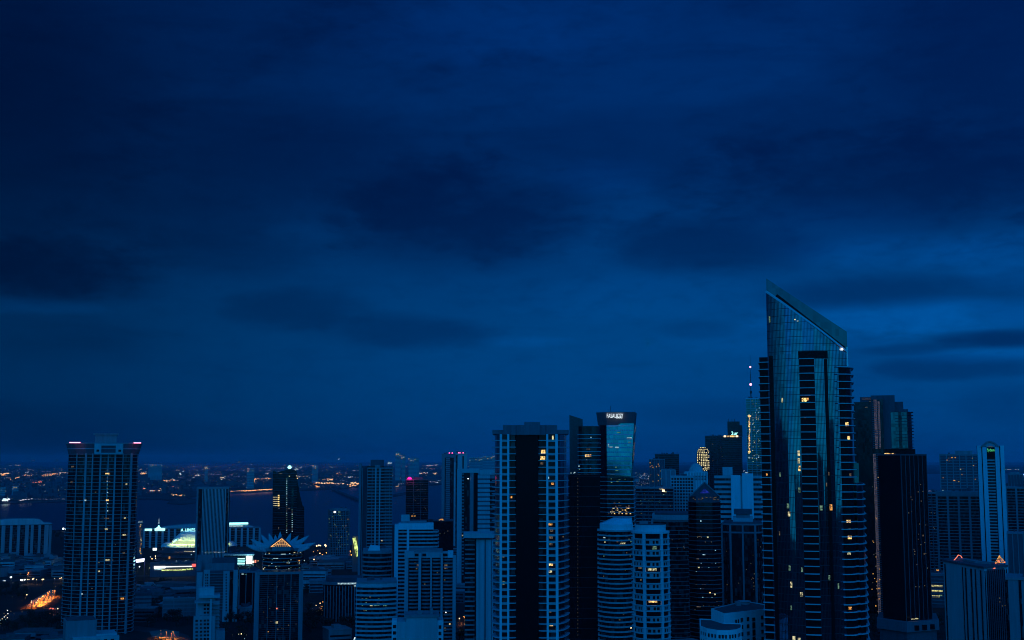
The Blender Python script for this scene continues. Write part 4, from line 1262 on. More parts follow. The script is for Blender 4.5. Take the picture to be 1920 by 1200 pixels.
m = MB(); m.box(-6, -5, .3, .7, 0, S.Z(1055)); m.box(5, 6, .3, .7, 0, S.Z(1054)); S.part(m, 'posts', 'dark_metal')
lamp_light('screen_lamp', S.root, (0, -6, S.Z(1051)), (.25, .25, 1.0), 9000, 3)

S = tower('lit_pavilion', 'long low pavilion with a bright white fascia and a yellow green strip below', 282, 372, 1058, 1590, 26, 'rect', 'dark_concrete', yref=1063, cat='building', each=False)
S.boxpx('fascia_lamp', 'white_lamp', 289, 310, 1060.8, 1065, -.8, 0)
S.boxpx('fascia_lamp', 'white_lamp', 310.1, 361, 1061.8, 1063.2, -.7, 0)
S.boxpx('fascia_lamp', 'cool_window', 290, 303, 1066, 1068, -.6, 0)
S.boxpx('strip_lamp', 'facade_pattern', 303, 348, 1067.3, 1069.6, -.9, 0)
S.boxpx('strip_lamp', 'pale_window', 305, 342, 1067.0, 1068.6, -1.0, -.91)
S.boxpx('strip_lamp', 'facade_pattern', 350, 362, 1066.5, 1069.0, -.9, 0)
m = MB(); m.prism([(a_ + S.X(363.5, 1060), b_ - 1.2) for a_, b_ in ellipse(0, 0, 2.4, .4, 14)], S.Z(1063), S.Z(1058)); S.part(m, 'roof_sign', 'red_lamp')
S = tower('screen_building', 'low building with teal lit floors and a large white screen at its end', 420, 476, 1041, 1560, 24, 'rect', 'dark_glass', yref=1050, cat='building', each=False, band=(6, .5, .4, 'grey_concrete'))
for y, h in ((1046.5, 1.9), (1050, .8), (1053, 1.3), (1056, 2.0)):
    S.boxpx('strip_lamp', 'teal_lamp', 429, 459, y, y + h, -.8, 0)
S.boxpx('screen', 'white_lamp', 461.5, 473, 1042.5, 1057.5, -1.2, 0)
lamp_light('screen_glow', S.root, (S.X(467, 1050), -9, S.Z(1050)), (.3, .9, 1.0), 16000, 4)
S.lits(S.poly, [(475, 1054, 3, 4, 'warm_lamp'), (479, 1053, 3, 5, 'coral_lamp'), (484, 1052, 2, 2, 'amber_window')], d=1.5, name='entrance_lamp')

# finned tower
S = Site('finned_tower', 'tall plain tower of close upright fins standing before the arena', 'tower', 369, 430, 1650, 980)
m = MB(); m.prism(rect(S.x0, S.x1, .8, 40), 0, S.Z(915)); S.part(m, 'wall', 'dark_glass')
for k in range(17):
    px = 380 + k * 2.62
    S.boxpx('fin', 'pale_concrete', px, px + 1.25, 917, None, -.5, .75)
for a, b in ((369, 372.4), (422.8, 424.5), (428.5, 430)):
    S.boxpx('corner_pier', 'grey_concrete', a, b, 917, None, -.3, .8)
S.boxpx('parapet', 'grey_concrete', 369, 430, 913.6, 917, -.7, 40.5)
S.specks(rect(S.x0, S.x1, -.4, 40), 5, 424, 428, 930, 970, ('dim_window',), 1, 1.4)
# stepped block before it
S = Site('stepped_condo', 'stepped blue grey apartment block with two pale window towers', 'building', 367, 449, 1150, 1080)
bx = lambda n, mt, a, b, y, d0, d1, y1=None: S.boxpx(n, mt, a, b, y, y1, d0, d1)
bx('wall', 'dark_concrete', 368, 447, 1071, 3, 26)
bx('upper_wall', 'grey_concrete', 370, 398, 1043, 14, 24); bx('upper_wall', 'dark_concrete', 398.05, 446, 1049, 12, 24)
bx('upper_wall', 'grey_concrete', 369, 378, 1052, 9, 13); bx('step_wall', 'grey_concrete', 384, 440, 1058, 8, 11.9)
bx('window_tower', 'pale_concrete', 369, 380, 1073, .5, 6); bx('window_tower', 'pale_concrete', 382, 394, 1069, 0, 6)
bx('window_tower', 'pale_concrete', 419, 431, 1071, 0, 6); bx('window_tower', 'pale_concrete', 438, 446.5, 1070, -.4, 6)
bx('recess_wall', 'dark_glass', 431.05, 437.95, 1073, .9, 6)
for px in (386, 389.5, 424, 434.5):
    for k in range(14):
        y = 1076 + k * 5.2
        bx('window', 'black_glass', px - 1, px + 1.1, y, -.12 if px != 434.5 else .75, .4 if px != 434.5 else 1, y + 3)
for k in range(14):
    y = 1075 + k * 5.2
    bx('balcony', 'grey_concrete', 394.1, 418.9, y, 1.6, 3.2, y + 1.2)
S.lits(rect(S.X(368), S.X(447), 11, 26), [(385 + k * 3, 1036 + random.uniform(0, 3), 1.4, 1.6, random.choice(['cool_window', 'dim_window', 'green_window'])) for k in range(14)], d=.4, name='terrace_lamp')
S = tower('column_block', 'dark block of tall upright columns with a teal lamp at its roof edge', 449, 486, 1074, 1250, 24, 'rect', 'black_glass', fin=(4.6, .8, .6, 'grey_concrete'), yref=1090, cat='building')
S.lits(S.poly, [(455, 1076, 5, 1.4, 'cool_window'), (461, 1077, 4, 1, 'green_window')], d=.9, name='roof_lamp')

S = Site('slim_white_block', 'slim pale stepped block with open balcony frames, nearest on the left side', 'building', 364, 413, 800, 1150)
bx = lambda n, mt, a, b, y, d0, d1, y1=None: S.boxpx(n, mt, a, b, y, y1, d0, d1)
bx('wall', 'pier_concrete', 371, 412, 1128, 3, 18)
bx('penthouse', 'pale_concrete', 373, 402, 1104, 6, 15, 1118.05); bx('roof_slab', 'pale_concrete', 373, 413, 1118, 2, 16, 1122)
bx('penthouse_wall', 'pier_concrete', 373, 404, 1122.05, 5, 15, 1128)
bx('roof_slab', 'pier_concrete', 365, 400, 1128.05, 0, 10, 1131)
bx('lower_wing', 'pier_concrete', 363, 404, 1155, 0, 2.95)
bx('corner_pier', 'pale_concrete', 394, 397.5, 1124, -.6, 2.9)
for r in range(10):
    y = 1134 + r * 6.9
    for px in (377, 384, 390):
        if y > 1150 or px > 380: bx('window', 'dark_glass', px - 2, px + 2, y, 2.9 if y < 1155 else -.1, 3.1 if y < 1155 else .2, y + 3.6)
    bx('balcony', 'grey_concrete', 398, 412, y, 1.2, 2.95, y + 1.6)
    if y > 1157: bx('window', 'dark_glass', 366.5, 371, y, -.1, .2, y + 3.6)
bx('annex', 'grey_concrete', 404.1, 422, 1184, 1, 14)

# frame tower with the lotus crown behind it
S = Site('framed_tower', 'dark tower in a pale square frame, directly under the petal crowned drum', 'tower', 478, 569, 1000, 1100)
bx = lambda n, mt, a, b, y, d0, d1, y1=None: S.boxpx(n, mt, a, b, y, y1, d0, d1)
bx('glazing', 'dark_glass', 480, 567, 1074, .8, 30)
bx('frame_beam', 'grey_concrete', 478, 569, 1072.5, -.8, 1.2, 1077); bx('frame_pier', 'grey_concrete', 561, 569, 1077.05, -.8, 1.2)
bx('frame_pier', 'grey_concrete', 478, 487, 1077.05, -.5, 1.1)
for px, w in ((519.5, 1.2), (546, 1.4), (503, .8), (533, .8)): bx('mullion', 'grey_concrete', px - w / 2, px + w / 2, 1077.05, .2, .85)
m = MB()
for k in range(32): m.box(S.X(487), S.X(561), .55, .9, S.Z(1081 + 3.7 * k), S.Z(1081 + 3.7 * k) + .3)
S.part(m, 'bands_and_fins', 'dark_concrete')
S.lits(rect(S.X(478), S.X(569), .5, 30), [(519, 1141, 2.4, 2.4, 'coral_lamp'), (519, 1167, 4, 3.6, 'pale_window'), (541, 1173, 2, 2, 'dim_window'), (521, 1180, 2, 2, 'dim_window'), (532, 1143, 2, 1.4, 'dim_window'), (503, 1184, 1.6, 1.6, 'amber_window')], d=.4)
S.specks(rect(S.X(478), S.X(569), .5, 30), 20, 489, 559, 1085, 1180, ('dim_window',), 1.2, 1, .4)

S = Site('lotus_building', 'round dark drum crowned with blue petals around an orange lit lattice gable', 'building', 492, 566, 1080, 1040)
Rr = S.W / 2
bx = lambda n, mt, a, b, y, d0, d1, y1=None: S.boxpx(n, mt, a, b, y, y1, d0, d1)
poly = ellipse(0, Rr, Rr, Rr, 36)
m = MB(); m.prism(poly, 0, S.Z(1034)); S.part(m, 'wall', 'inky_glass')
for y in (1041, 1048, 1055, 1062, 1069):
    m = MB(); m.prism(offset(poly, .5), S.Z(y), S.Z(y) + .8); S.part(m, 'floor_band', 'grey_concrete')
S.specks(offset(poly, .4), 34, 494, 564, 1037, 1072, ('cool_window', 'green_window', 'dim_window', 'pale_window'), 1.7, 1.1, .3)
S.lits(offset(poly, .4), [(561, 1053, 4, 2.4, 'amber_window'), (517, 1047, 9, 1.4, 'cool_window'), (531, 1039, 9, 1.2, 'cool_window'), (505, 1038, 2, 2, 'pale_window'), (494, 1068, 2, 3, 'pale_window'), (552, 1037, 3, 1.6, 'pale_window')], d=.4)
def pxz(px, y, d):
    X, Z = P(px, y, S.D + d)
    return (X - S.xc) * S.c, Z - 0
m = MB(); m.prism(offset(poly, .6), S.Z(1034) + .01, S.Z(1029)); S.part(m, 'crown_ring', 'grey_concrete')
petals = [(465, 1021, -8, 500), (476, 1009.5, -2, 505), (498, 1001, 5, 512), (516, 998.5, 14, 521), (539, 996, 18, 535), (531, 1002, 22, 530), (557, 999, 12, 546), (588, 1004, 3, 552), (596, 1018, -6, 556), (484, 1026, -14, 504), (582, 1027, -14, 552), (507, 1006, 18, 516), (570, 1004, 9, 550)]
for px, y, dep, pb in petals:
    tx, tz = pxz(px, y, Rr + dep)
    bxc, bz = pxz(530 + (pb - 530) * .62, 1028.5, Rr + dep * .45)
    by, ty = Rr + dep * .45, Rr + dep
    axis = Vector((tx - bxc, ty - by, tz - bz)).normalized()
    face = Vector((0, -1, .55)).normalized()
    wv = axis.cross(face).normalized()
    nv = wv.cross(axis).normalized()
    m = MB()
    vs = []
    for k in range(7):
        f = k / 6
        w = 2.7 * (1 - f) ** .8 * (1 + 1.0 * f)
        p0 = Vector((bxc, by, bz)) + (Vector((tx, ty, tz)) - Vector((bxc, by, bz))) * f + Vector((0, 0, -1.6 * sin(pi * f) * .6))
        for q, up in ((-1, -.45), (0, .35), (1, -.45)):
            vs.append(tuple(p0 + wv * w * q + nv * up * (1 - f)))
    k0 = len(vs)
    vs += [(x_, y_ + .4, z_ - .7) for x_, y_, z_ in vs]
    fs = []
    for k in range(6):
        for q in (0, 1):
            i = k * 3 + q
            fs.append((i, i + 1, i + 4, i + 3)); fs.append((k0 + i + 3, k0 + i + 4, k0 + i + 1, k0 + i))
        for q in (0, 2):
            i = k * 3 + q
            fs.append((i, i + 3, k0 + i + 3, k0 + i))
    m.add(vs, fs)
    S.part(m, 'petal', 'pale_concrete')
# lattice gable
xa, za = S.X(528.5, 1010), S.Z(1009.5)
xl_, xr_, zb_ = S.X(508, 1024), S.X(545, 1024), S.Z(1024.5)
m = MB(); m.add([(xl_ - 1.5, -3, zb_ - 1), (xr_ + 3.5, -3, zb_ - 3), (xa, -3, za + 1.2), (xl_ - 1.5, 14, zb_ - 1), (xr_ + 3.5, 14, zb_ - 3), (xa, 14, za + 1.2)], [(0, 1, 2), (5, 4, 3), (0, 2, 5, 3), (1, 4, 5, 2), (0, 3, 4, 1)]); S.part(m, 'gable', 'dark_concrete')
m = MB()
emit('lattice_lamp', (1.0, .50, .16), 1.2, .35, .3)
for k in range(9):
    f = (k + .5) / 9
    x0 = xl_ + (xr_ - xl_) * f
    apex = 1 - abs(x0 - xa) / ((xr_ - xl_) / 2 + .5)
    zt_ = zb_ + (za - zb_) * max(.06, apex) * .92
    m.bar((x0 - (x0 - xa) * .0, -3.25, zb_), (x0 + (xa - x0) * .25, -3.25, zt_), .17)
m.bar((xl_, -3.3, zb_), (xa, -3.3, za), .28); m.bar((xr_, -3.3, zb_), (xa, -3.3, za), .28)
for f in (.3, .6):
    m.bar((xl_ + (xa - xl_) * f, -3.2, zb_ + (za - zb_) * f), (xr_ + (xa - xr_) * f, -3.2, zb_ + (za - zb_) * f), .12)
S.part(m, 'lattice', 'lattice_lamp')
bx('entry_wall', 'grey_concrete', 510, 545, 1025, -3.4, -2.0, 1032)

# slanted dark tower on the shore
S = Site('slanted_tower', 'black tower with a sloping right side and a teal white beacon on top', 'tower', 511, 571, 1800, 940)
x = S.X
out = [(511.5, 1035), (511.5, 884), (514, 882), (519, 886), (545, 879), (556, 883), (558.5, 905), (563, 930), (568, 950), (570.5, 951), (571, 1035)]
m = MB()
pts = [(x(p, y), S.Z(y) if y < 1035 else 0.0) for p, y in out]
n = len(pts)
vs = [(a, 0 if 0 < i < n - 1 else 0, b) for i, (a, b) in enumerate(pts)] + [(a, 36, b) for a, b in pts]
m.add(vs, [tuple(range(n)), tuple(range(2 * n - 1, n - 1, -1))] + [(i, i + n, (i + 1) % n + n, (i + 1) % n) for i in range(n)])
S.part(m, 'glazing', 'inky_glass')
S.bandmesh(rect(x(512), x(556), 0, 36), 4, S.Z(888), 3.5, .35, .5, 'dark_concrete')
S.bandmesh(rect(x(556.1), x(570), .2, 35), 4, S.Z(953), 3.5, .35, .5, 'dark_concrete')
S.boxpx('glass_strip', 'slate_glass', 536, 541, 895, None, -.8, 0); S.boxpx('glass_strip', 'slate_glass', 547, 551, 915, None, -.7, 0)
fp = rect(x(511), x(571), 0, 36)
S.lits(fp, [(517, y, 10, 1.1, 'pale_window') for y in (932, 936, 940, 944, 948)] + [(522.5, y, 3, 2.4, 'warm_window') for y in (929, 932.5, 936, 940.5, 944.5, 948)], d=.7)
S.lits(fp, [(523, 953, 3, 1.6, 'dim_window'), (542, 953.5, 4, 1.6, 'dim_window'), (542.5, 893, 2, 2, 'pale_window'), (556, 892, 2, 2, 'pale_window'), (557.5, 897, 2, 2, 'warm_window'), (526, 888, 6, 1.2, 'dim_window'), (522.5, 990, 1.4, 4, 'dim_window')], d=.7)
S.lits(fp, [(537.5, y, 2.0, 1.4, random.choice(['dim_window', 'cool_window', 'green_window'])) for y in range(898, 1000, 4)] + [(548, y, 2.4, 1.3, random.choice(['dim_window', 'green_window', 'cool_window'])) for y in range(956, 1000, 4)], d=.9)
m = MB(); m.ball(x(543, 876), 10, S.Z(876), 2.6); m.box(x(539, 876), x(547, 876), 9, 11, S.Z(877), S.Z(875.6)); S.part(m, 'beacon', 'teal_lamp')

# round lattice tower, yellow facade, tall condo
S = tower('round_condo', 'pale round apartment tower with a green roof lamp at the water', 615, 656, 957, 1850, None, 'round', 'dark_glass', band=(3.6, .9, .4, 'grey_concrete'), fin=(5.2, .9, .6, 'grey_concrete'), yref=990, each=False)
m = MB(); m.prism(offset(S.poly, -4), S.z1 + 1.31, S.Z(953.5)); S.part(m, 'roof_ring', 'grey_concrete')
S.lits(S.poly, [(628, 960, 5, 3, 'cool_window'), (636, 960, 4, 2, 'green_window'), (652, 974, 5, 1.6, 'dim_window'), (648, 986, 2, 2, 'dim_window')], d=.8, name='roof_lamp')
S.lits(S.poly, [(628, 960, 3, 2.6, 'white_lamp')], d=1.4, name='roof_lamp')
S.specks(S.poly, 30, 617, 654, 964, 1030, ('dim_window', 'green_window'), 1.4, 1.3, .7)
S = Site('painted_facade', 'narrow leaning block with a glowing yellow green patterned front', 'building', 661, 671, 1650, 1030)
m = MB()
q = [(661, 1010), (667, 1009), (671.5, 1030), (671.5, 1043), (668, 1044), (665, 1030)]
pts = [(S.X(a, b), S.Z(b)) for a, b in q]; n = len(pts)
m.add([(a, 0, b) for a, b in pts[::-1]] + [(a, 10, b) for a, b in pts[::-1]], [tuple(range(n)), tuple(range(2 * n - 1, n - 1, -1))] + [(i, i + n, (i + 1) % n + n, (i + 1) % n) for i in range(n)])
S.part(m, 'lit_front', 'facade_pattern')
S.boxpx('wall', 'dark_concrete', 661, 673, 1006, None, 10.1, 22)

S = Site('ridged_tower', 'tall blue grey apartment tower with a square rooftop block behind the round annex', 'tower', 673, 738, 1300, 960)
bx = lambda n, mt, a, b, y, d0, d1, y1=None: S.boxpx(n, mt, a, b, y, y1, d0, d1)
bx('side_wall', 'grey_concrete', 673.5, 678, 869, 2, 26); bx('side_wall', 'dark_concrete', 678.05, 688, 874, 4, 26)
bx('main_wall', 'dark_glass', 688.05, 720, 874, 1, 30); bx('side_wall', 'dark_concrete', 720.05, 736, 874, 3, 28)
bx('penthouse', 'dark_concrete', 695, 720, 862, 3, 24, 874); bx('penthouse_front', 'grey_concrete', 703, 713, 872, -.6, 1, 877)
for px, w in ((704.8, 2.6), (712.6, 2.2), (698, .9), (689, .8), (724, 1), (731, 1.2), (680, 1)):
    bx('pilaster', 'pale_concrete' if w > 2 else 'grey_concrete', px - w / 2, px + w / 2, 877, -.6 if w > 2 else .2 if px < 720 else 2.2, 3.5 if px > 720 or px < 688 else 1.2)
fr_ = MB(); fr_.box(S.X(688.05), S.X(736), .4, 3.2, 0, 1.3); fr_ = fr_.mesh('balcony', 'grey_concrete')
z = S.Z(879)
k = 0
while z > 3 and k < 60:
    link('balcony', fr_, S.root, loc=(0, 0, z)); z -= 3.25; k += 1
S.lits(rect(S.X(673), S.X(738), .3, 20), [(716, 1014, 2, 2, 'pale_window')], d=.5)
S = tower('round_annex', 'lower rounded tower with broad balcony bands before the ridged blue grey one', 681, 734, 1036, 1000, 30, 'bow', 'dark_glass', band=(3.5, 1.2, .8, 'grey_concrete'), yref=1060, bulge=7)
m = MB(); m.add([(S.X(690, 1030), 4, S.z1 + 1.3), (S.X(713, 1030), 4, S.z1 + 1.3), (S.X(713, 1030), 12, S.z1 + 1.3), (S.X(690, 1030), 12, S.z1 + 1.3), (S.X(694, 1030), 4, S.Z(1023)), (S.X(712, 1030), 4, S.Z(1025)), (S.X(712, 1030), 12, S.Z(1025)), (S.X(694, 1030), 12, S.Z(1023))],
                [(3, 2, 1, 0), (4, 5, 6, 7), (0, 1, 5, 4), (1, 2, 6, 5), (2, 3, 7, 6), (3, 0, 4, 7)]); S.part(m, 'rooftop_block', 'white_paint')
m = MB(); m.box(S.X(713), S.X(730), 6, 14, S.z1 + 1.31, S.Z(1030)); S.part(m, 'rooftop_block', 'grey_concrete')

# magenta beacon tower
S = tower('beacon_tower', 'black tower with a glowing magenta ball lamp on its left roof corner', 761, 803, 900, 1950, 36, 'rect', 'inky_glass', each=False, band=(3.6, .4, .4, 'dark_concrete'), fin=(8, .6, .45, 'dark_concrete'), yref=930, pent=[(779, 793, 895)], pentmat='dark_concrete')
m = MB(); m.ball(S.X(768, 899), 6, S.Z(898.5), 3.6, 14); S.part(m, 'beacon', 'magenta_lamp')
lamp_light('beacon_light', S.root, (S.X(768, 899), -3, S.Z(897)), (1, .02, .34), 6000, 3)
S.specks(S.poly, 40, 763, 801, 905, 965, ('dim_window', 'dim_window', 'magenta_dim'), 1.1, 1, .6) if 'magenta_dim' in MATS else S.specks(S.poly, 30, 763, 801, 905, 965, ('dim_window',), .9, .8, .6)
S.lits(S.poly, [(773, 967.5, 4, 1.4, 'amber_window'), (778, 967.5, 3, 1.4, 'amber_window'), (776, 963, 2, 1, 'dim_window')], d=.7)

# pale stepped block, dark block
S = Site('parapet_building', 'blue white building with a blank parapet band and a rooftop lift tower', 'building', 739, 822, 1150, 1000)
bx = lambda n, mt, a, b, y, d0, d1, y1=None: S.boxpx(n, mt, a, b, y, y1, d0, d1)
bx('end_wall', 'white_paint', 740, 747, 984, 0, 22); bx('parapet_wall', 'white_paint', 747.05, 813, 981.5, 0, 20, 993)
bx('glazing', 'dark_glass', 747.05, 812, 993.05, 1.4, 20)
bx('lift_tower', 'pale_concrete', 752, 768, 966, 6, 16, 981.45); bx('pilaster', 'white_paint', 763, 767.5, 981.6, -.5, 1.3)
bx('roof_rail', 'grey_concrete', 752, 800, 977.5, 3, 18, 981.45)
pc = [(S.X(812.05), 1.6), (S.X(819), 2.5), (S.X(822), 7), (S.X(822), 18), (S.X(812.05), 19)]
m = MB(); m.prism(pc, 0, S.Z(995)); S.part(m, 'corner_bay', 'dark_glass')
b1 = MB(); b1.box(S.X(767.6), S.X(812), -.2, 1.5, 0, 1.5); b1.box(S.X(747.1), S.X(762.9), .2, 1.5, 0, 1.5); b1.prism(offset(pc, .8), 0, 1.5); b1 = b1.mesh('balcony', 'pale_concrete')
z = S.Z(999)
while z > 3: link('balcony', b1, S.root, loc=(0, 0, z)); z -= 6.8 * S.s
S = tower('unlit_block', 'plain black unlit block between the parapet building and the pale tower', 812, 850, 977.5, 1500, 30, 'rect', 'black_glass', yref=990, cat='building', parapet='dark_concrete')
S.specks(S.poly, 5, 815, 846, 995, 1004, ('dim_window',), 1.4, 1.2)
S.lits(S.poly, [(828, 974, 6, 2.4, 'amber_window'), (824, 975, 2, 1.6, 'warm_window'), (831, 975.5, 3, 1.4, 'warm_window')], d=.4, name='roof_lamp')

# twin towers with magenta lamps
for nm, lb, x0, x1, yt, D, lamps in (('lamp_topped_tower', 'pale far tower with two magenta roof lamps, farther of the pair', 828, 856, 852, 2150, (842.5, 848)),
                                     ('lamp_topped_tower', 'pale slotted tower with a row of magenta roof lamps, nearer of the pair', 854, 876, 851.5, 1950, (860, 862.5, 868.5))):
    S = tower(nm, lb, x0, x1, yt, D, 26, 'rect', 'pale_concrete' if x0 > 850 else 'grey_concrete', each=False, yref=900, group='towers with magenta roof lamps')
    for px in lamps:
        m = MB(); m.ball(S.X(px, 850), 2, S.Z(849.5), 1.3); S.part(m, 'roof_lamp', 'magenta_lamp')
        m = MB(); m.ball(S.X(px, 850), 1.2, S.Z(849.2), .7); S.part(m, 'roof_lamp', 'pink_lamp')
    if x0 < 850:
        for a, b in ((834, 836), (844, 851)): S.boxpx('window_strip', 'dark_glass', a, b, 858, None, -.2, .3)
        S.bandmesh(rect(S.X(836), S.X(844), 0, 10), 4, S.Z(858), 3.6, 1.6, .15, 'dark_concrete')
        S.boxpx('side_wall', 'pale_concrete', 851.05, 856, 866, None, -.8, .4)
    else:
        S.boxpx('window_strip', 'black_glass', 867, 869.5, 855, 879, -.25, .3)
        S.boxpx('window_strip', 'dark_glass', 854.5, 858, 853, None, -.25, .3)
S = Site('pale_slotted_tower', 'broad pale tower with a black upright slot and fine bands on its right wing', 'tower', 857, 932, 1400, 950)
bx = lambda n, mt, a, b, y, d0, d1, y1=None: S.boxpx(n, mt, a, b, y, y1, d0, d1)
bx('wall', 'pale_concrete', 857, 866, 879, 0, 28); bx('crown_wall', 'pale_concrete', 866.05, 899, 879, 0, 28, 886.5)
bx('glazing', 'dark_glass', 866.05, 888, 886.55, 1, 28); bx('black_slot', 'black_glass', 888.05, 896, 885, 2, 28)
bx('mid_wall', 'grey_concrete', 881, 888, 886.6, .4, .95)
bx('wing_parapet', 'pale_concrete', 899.05, 931, 881, -1, 26, 890); bx('wing_parapet', 'grey_concrete', 896.05, 931, 890.05, .5, 26, 895.5)
wp = rect(S.X(896.05), S.X(918), -1.5, 26)
m = MB(); m.prism(wp, 0, S.Z(895.6)); S.part(m, 'wing', 'dark_concrete'); S.bandmesh(wp, 4, S.Z(897), 5.0, 3.4, .3, 'pale_concrete')
wq = rect(S.X(918.05), S.X(932), .5, 26)
m = MB(); m.prism(wq, 0, S.Z(896)); S.part(m, 'wing', 'dark_glass'); S.bandmesh(wq, 4, S.Z(897), 5.0, 1.6, .9, 'grey_concrete')
mm = MB(); mm.box(S.X(866.1), S.X(870), .55, 1.2, 0, 1.4); mm = mm.mesh('balcony', 'grey_concrete')
z = S.Z(890)
while z > 20: link('balcony', mm, S.root, loc=(0, 0, z)); z -= 3.6
S.lits(rect(S.X(857), S.X(930), 0, 20), [(878, 897.5, 2.4, 1.8, 'white_lamp'), (867, 1004, 2, 2, 'pale_window'), (876, 1006, 2.4, 2, 'warm_window')], d=.5)
S = Site('capped_tower', 'tower with a pale overhanging cap, a blank right wall and dark balconied left side', 'tower', 870, 926, 830, 1080)
bx = lambda n, mt, a, b, y, d0, d1, y1=None: S.boxpx(n, mt, a, b, y, y1, d0, d1)
bx('wall', 'pale_concrete', 893, 925, 1012, 2, 20); bx('side_glazing', 'dark_glass', 872, 892.9, 1009, 6, 24)
bx('wall_rib', 'pale_concrete', 900, 908, 1012.1, 1.2, 1.95); bx('wall_groove', 'dark_concrete', 909, 911, 1012.1, 1.9, 2.1); bx('wall_groove', 'dark_concrete', 921, 922.2, 1012.1, 1.9, 2.1)
m = MB()
m.prism(bow(S.X(869, 1000), S.X(927, 1000), 2.4, 22, 12, 1), S.Z(1008.9), S.Z(1000)); S.part(m, 'cap', 'pale_concrete')
bal = MB(); bal.box(S.X(871.5), S.X(890), 4.6, 6.4, 0, .9); bal = bal.mesh('balcony', 'grey_concrete')
z = S.Z(1015)
while z > 3: link('balcony', bal, S.root, loc=(0, 0, z)); z -= 3.1

# foreground left of centre
S = Site('crowned_condo', 'pale balconied apartment tower with square openings in its crown', 'tower', 758, 856, 1000, 1120)
bx = lambda n, mt, a, b, y, d0, d1, y1=None: S.boxpx(n, mt, a, b, y, y1, d0, d1)
bx('glazing', 'dark_glass', 760, 854, 1046, 2, 30)
for a, b, y, d in ((759, 766, 1040, 0), (785, 790, 1036, -1.6), (807, 810, 1046, -.8), (826.5, 830.5, 1036, -1.6), (849, 855, 1041, 0)): bx('pilaster', 'pale_concrete', a, b, y, d, 2.4)
bx('crown', 'pale_concrete', 758.5, 776, 1034, -.4, 12, 1046); bx('crown', 'pale_concrete', 776.05, 831, 1036, .6, 12, 1046); bx('crown', 'white_paint', 840, 850, 1033.5, -.2, 10, 1046); bx('crown', 'pale_concrete', 831.05, 839.95, 1035, .2, 10, 1046)
bx('roof_rail', 'grey_concrete', 766, 830, 1031, 3, 20, 1035.95)
for a, b in ((778, 785), (792, 799), (830.5, 839)): bx('crown_opening', 'black_glass', a, b, 1038, -.05 if a > 830 else .45, .65, 1043)
step = 6.65 * S.s
pb = [(766.1, 784.9), (790.1, 806.9), (810.1, 826.4), (830.6, 848.9)]
bms = []
for a, b in pb:
    m = MB(); m.prism(bow(S.X(a), S.X(b), 1.4, 2.2, 8, .6), 0, 1.15); bms.append(m.mesh('balcony', 'grey_concrete'))
z = S.Z(1051)
k = 0
while z > 3 and k < 26:
    for q in bms: link('balcony', q, S.root, loc=(0, 0, z))
    z -= step; k += 1
S.lits(rect(S.X(758), S.X(856), 1.4, 20), [(836, 1063, 6, 8, 'dim_window'), (783, 1061, 3, 6, 'dim_window'), (781, 1066, 3, 3, 'dim_window'), (836, 1148, 2, 3, 'white_lamp'), (843.5, 1171, 3, 3, 'pale_window'), (835, 1180, 3, 6, 'dim_window'), (808, 1105, 2, 4, 'dim_window')], d=.4)
S.specks(rect(S.X(758), S.X(856), 1.4, 20), 14, 768, 846, 1055, 1180, ('dim_window',), 2, 1.6, .4)

S = Site('blank_block', 'flat blank blue wall block, with square windows down its right edge', 'building', 735, 832, 640, 1180)
bx = lambda n, mt, a, b, y, d0, d1, y1=None: S.boxpx(n, mt, a, b, y, y1, d0, d1)
bx('wall', 'pale_concrete', 762, 820, 1158, 0, 16); bx('side_wing', 'white_paint', 820.05, 831.5, 1164, .4, 16); bx('side_wing', 'pale_concrete', 744, 761.95, 1166, 1, 16)
bx('roof_edge', 'grey_concrete', 758, 824, 1153.5, -.5, 16.5, 1157.9)
for k in range(4):
    y = 1173 + k * 12
    bx('window', 'dark_glass', 822.5, 827.5, y, .3, .6, y + 6.5); bx('window', 'dark_glass', 736.5, 742.5, y, 3.3, 3.6, y + 6)
bx('low_wing', 'white_paint', 734.5, 743.95, 1165, 3.4, 14)
bx('roof_plant', 'grey_concrete', 783, 792, 1147.5, 4, 8, 1153.45); bx('roof_plant', 'grey_concrete', 806, 812, 1143, 4, 8, 1153.45)

S = tower('ribbon_tower', 'rounded tower ringed by pale ribbon balconies, below the round annex', 669, 742, 1098, 850, 26, 'bow', 'dark_glass', band=(8.0 * 850 / F, 1.25, .9, 'pale_concrete'), yref=1150, bulge=4)
m = MB(); m.prism(offset(S.poly, .6), S.z1 + 1.31, S.Z(1091)); S.part(m, 'cap', 'grey_concrete')
S.lits(S.poly, [(696, 1135, 5, 2.4, 'pale_window'), (706, 1135, 10, 2, 'green_window'), (713, 1126, 4, 2, 'dim_window'), (722, 1136, 7, 1.6, 'green_window'), (694, 1118, 2, 4, 'dim_window'), (690, 1126, 10, 1.4, 'dim_window')], d=.4)
S.specks(S.poly, 14, 674, 738, 1120, 1150, ('dim_window', 'green_window'), 2.2, 1.4, .3)
S = Site('curved_colonnade', 'low curved building with columns and a white lit arc along its roof', 'building', 606, 690, 1150, 1110)
poly = bow(S.x0, S.x1, 9, 22, 16, 9)
m = MB(); m.prism(poly, 0, S.Z(1097)); S.part(m, 'wall', 'dark_glass')
for k in range(15):
    A, t, nr = mat_at(poly, S.x0 + S.W * (k + .5) / 15)
    m = MB(); m.obox(A, t, nr, .45, .5, 0, S.Z(1099)); S.part(m, 'column', 'grey_concrete')
m = MB(); m.prism(offset(poly, .9), S.Z(1097) + .01, S.Z(1092)); S.part(m, 'cornice', 'grey_concrete')
m = MB(); m.prism(offset(poly, -2), S.Z(1092) + .01, S.Z(1084)); S.part(m, 'attic', 'dark_concrete')
m = MB()
n = 14
ao = offset(poly, 1.1)
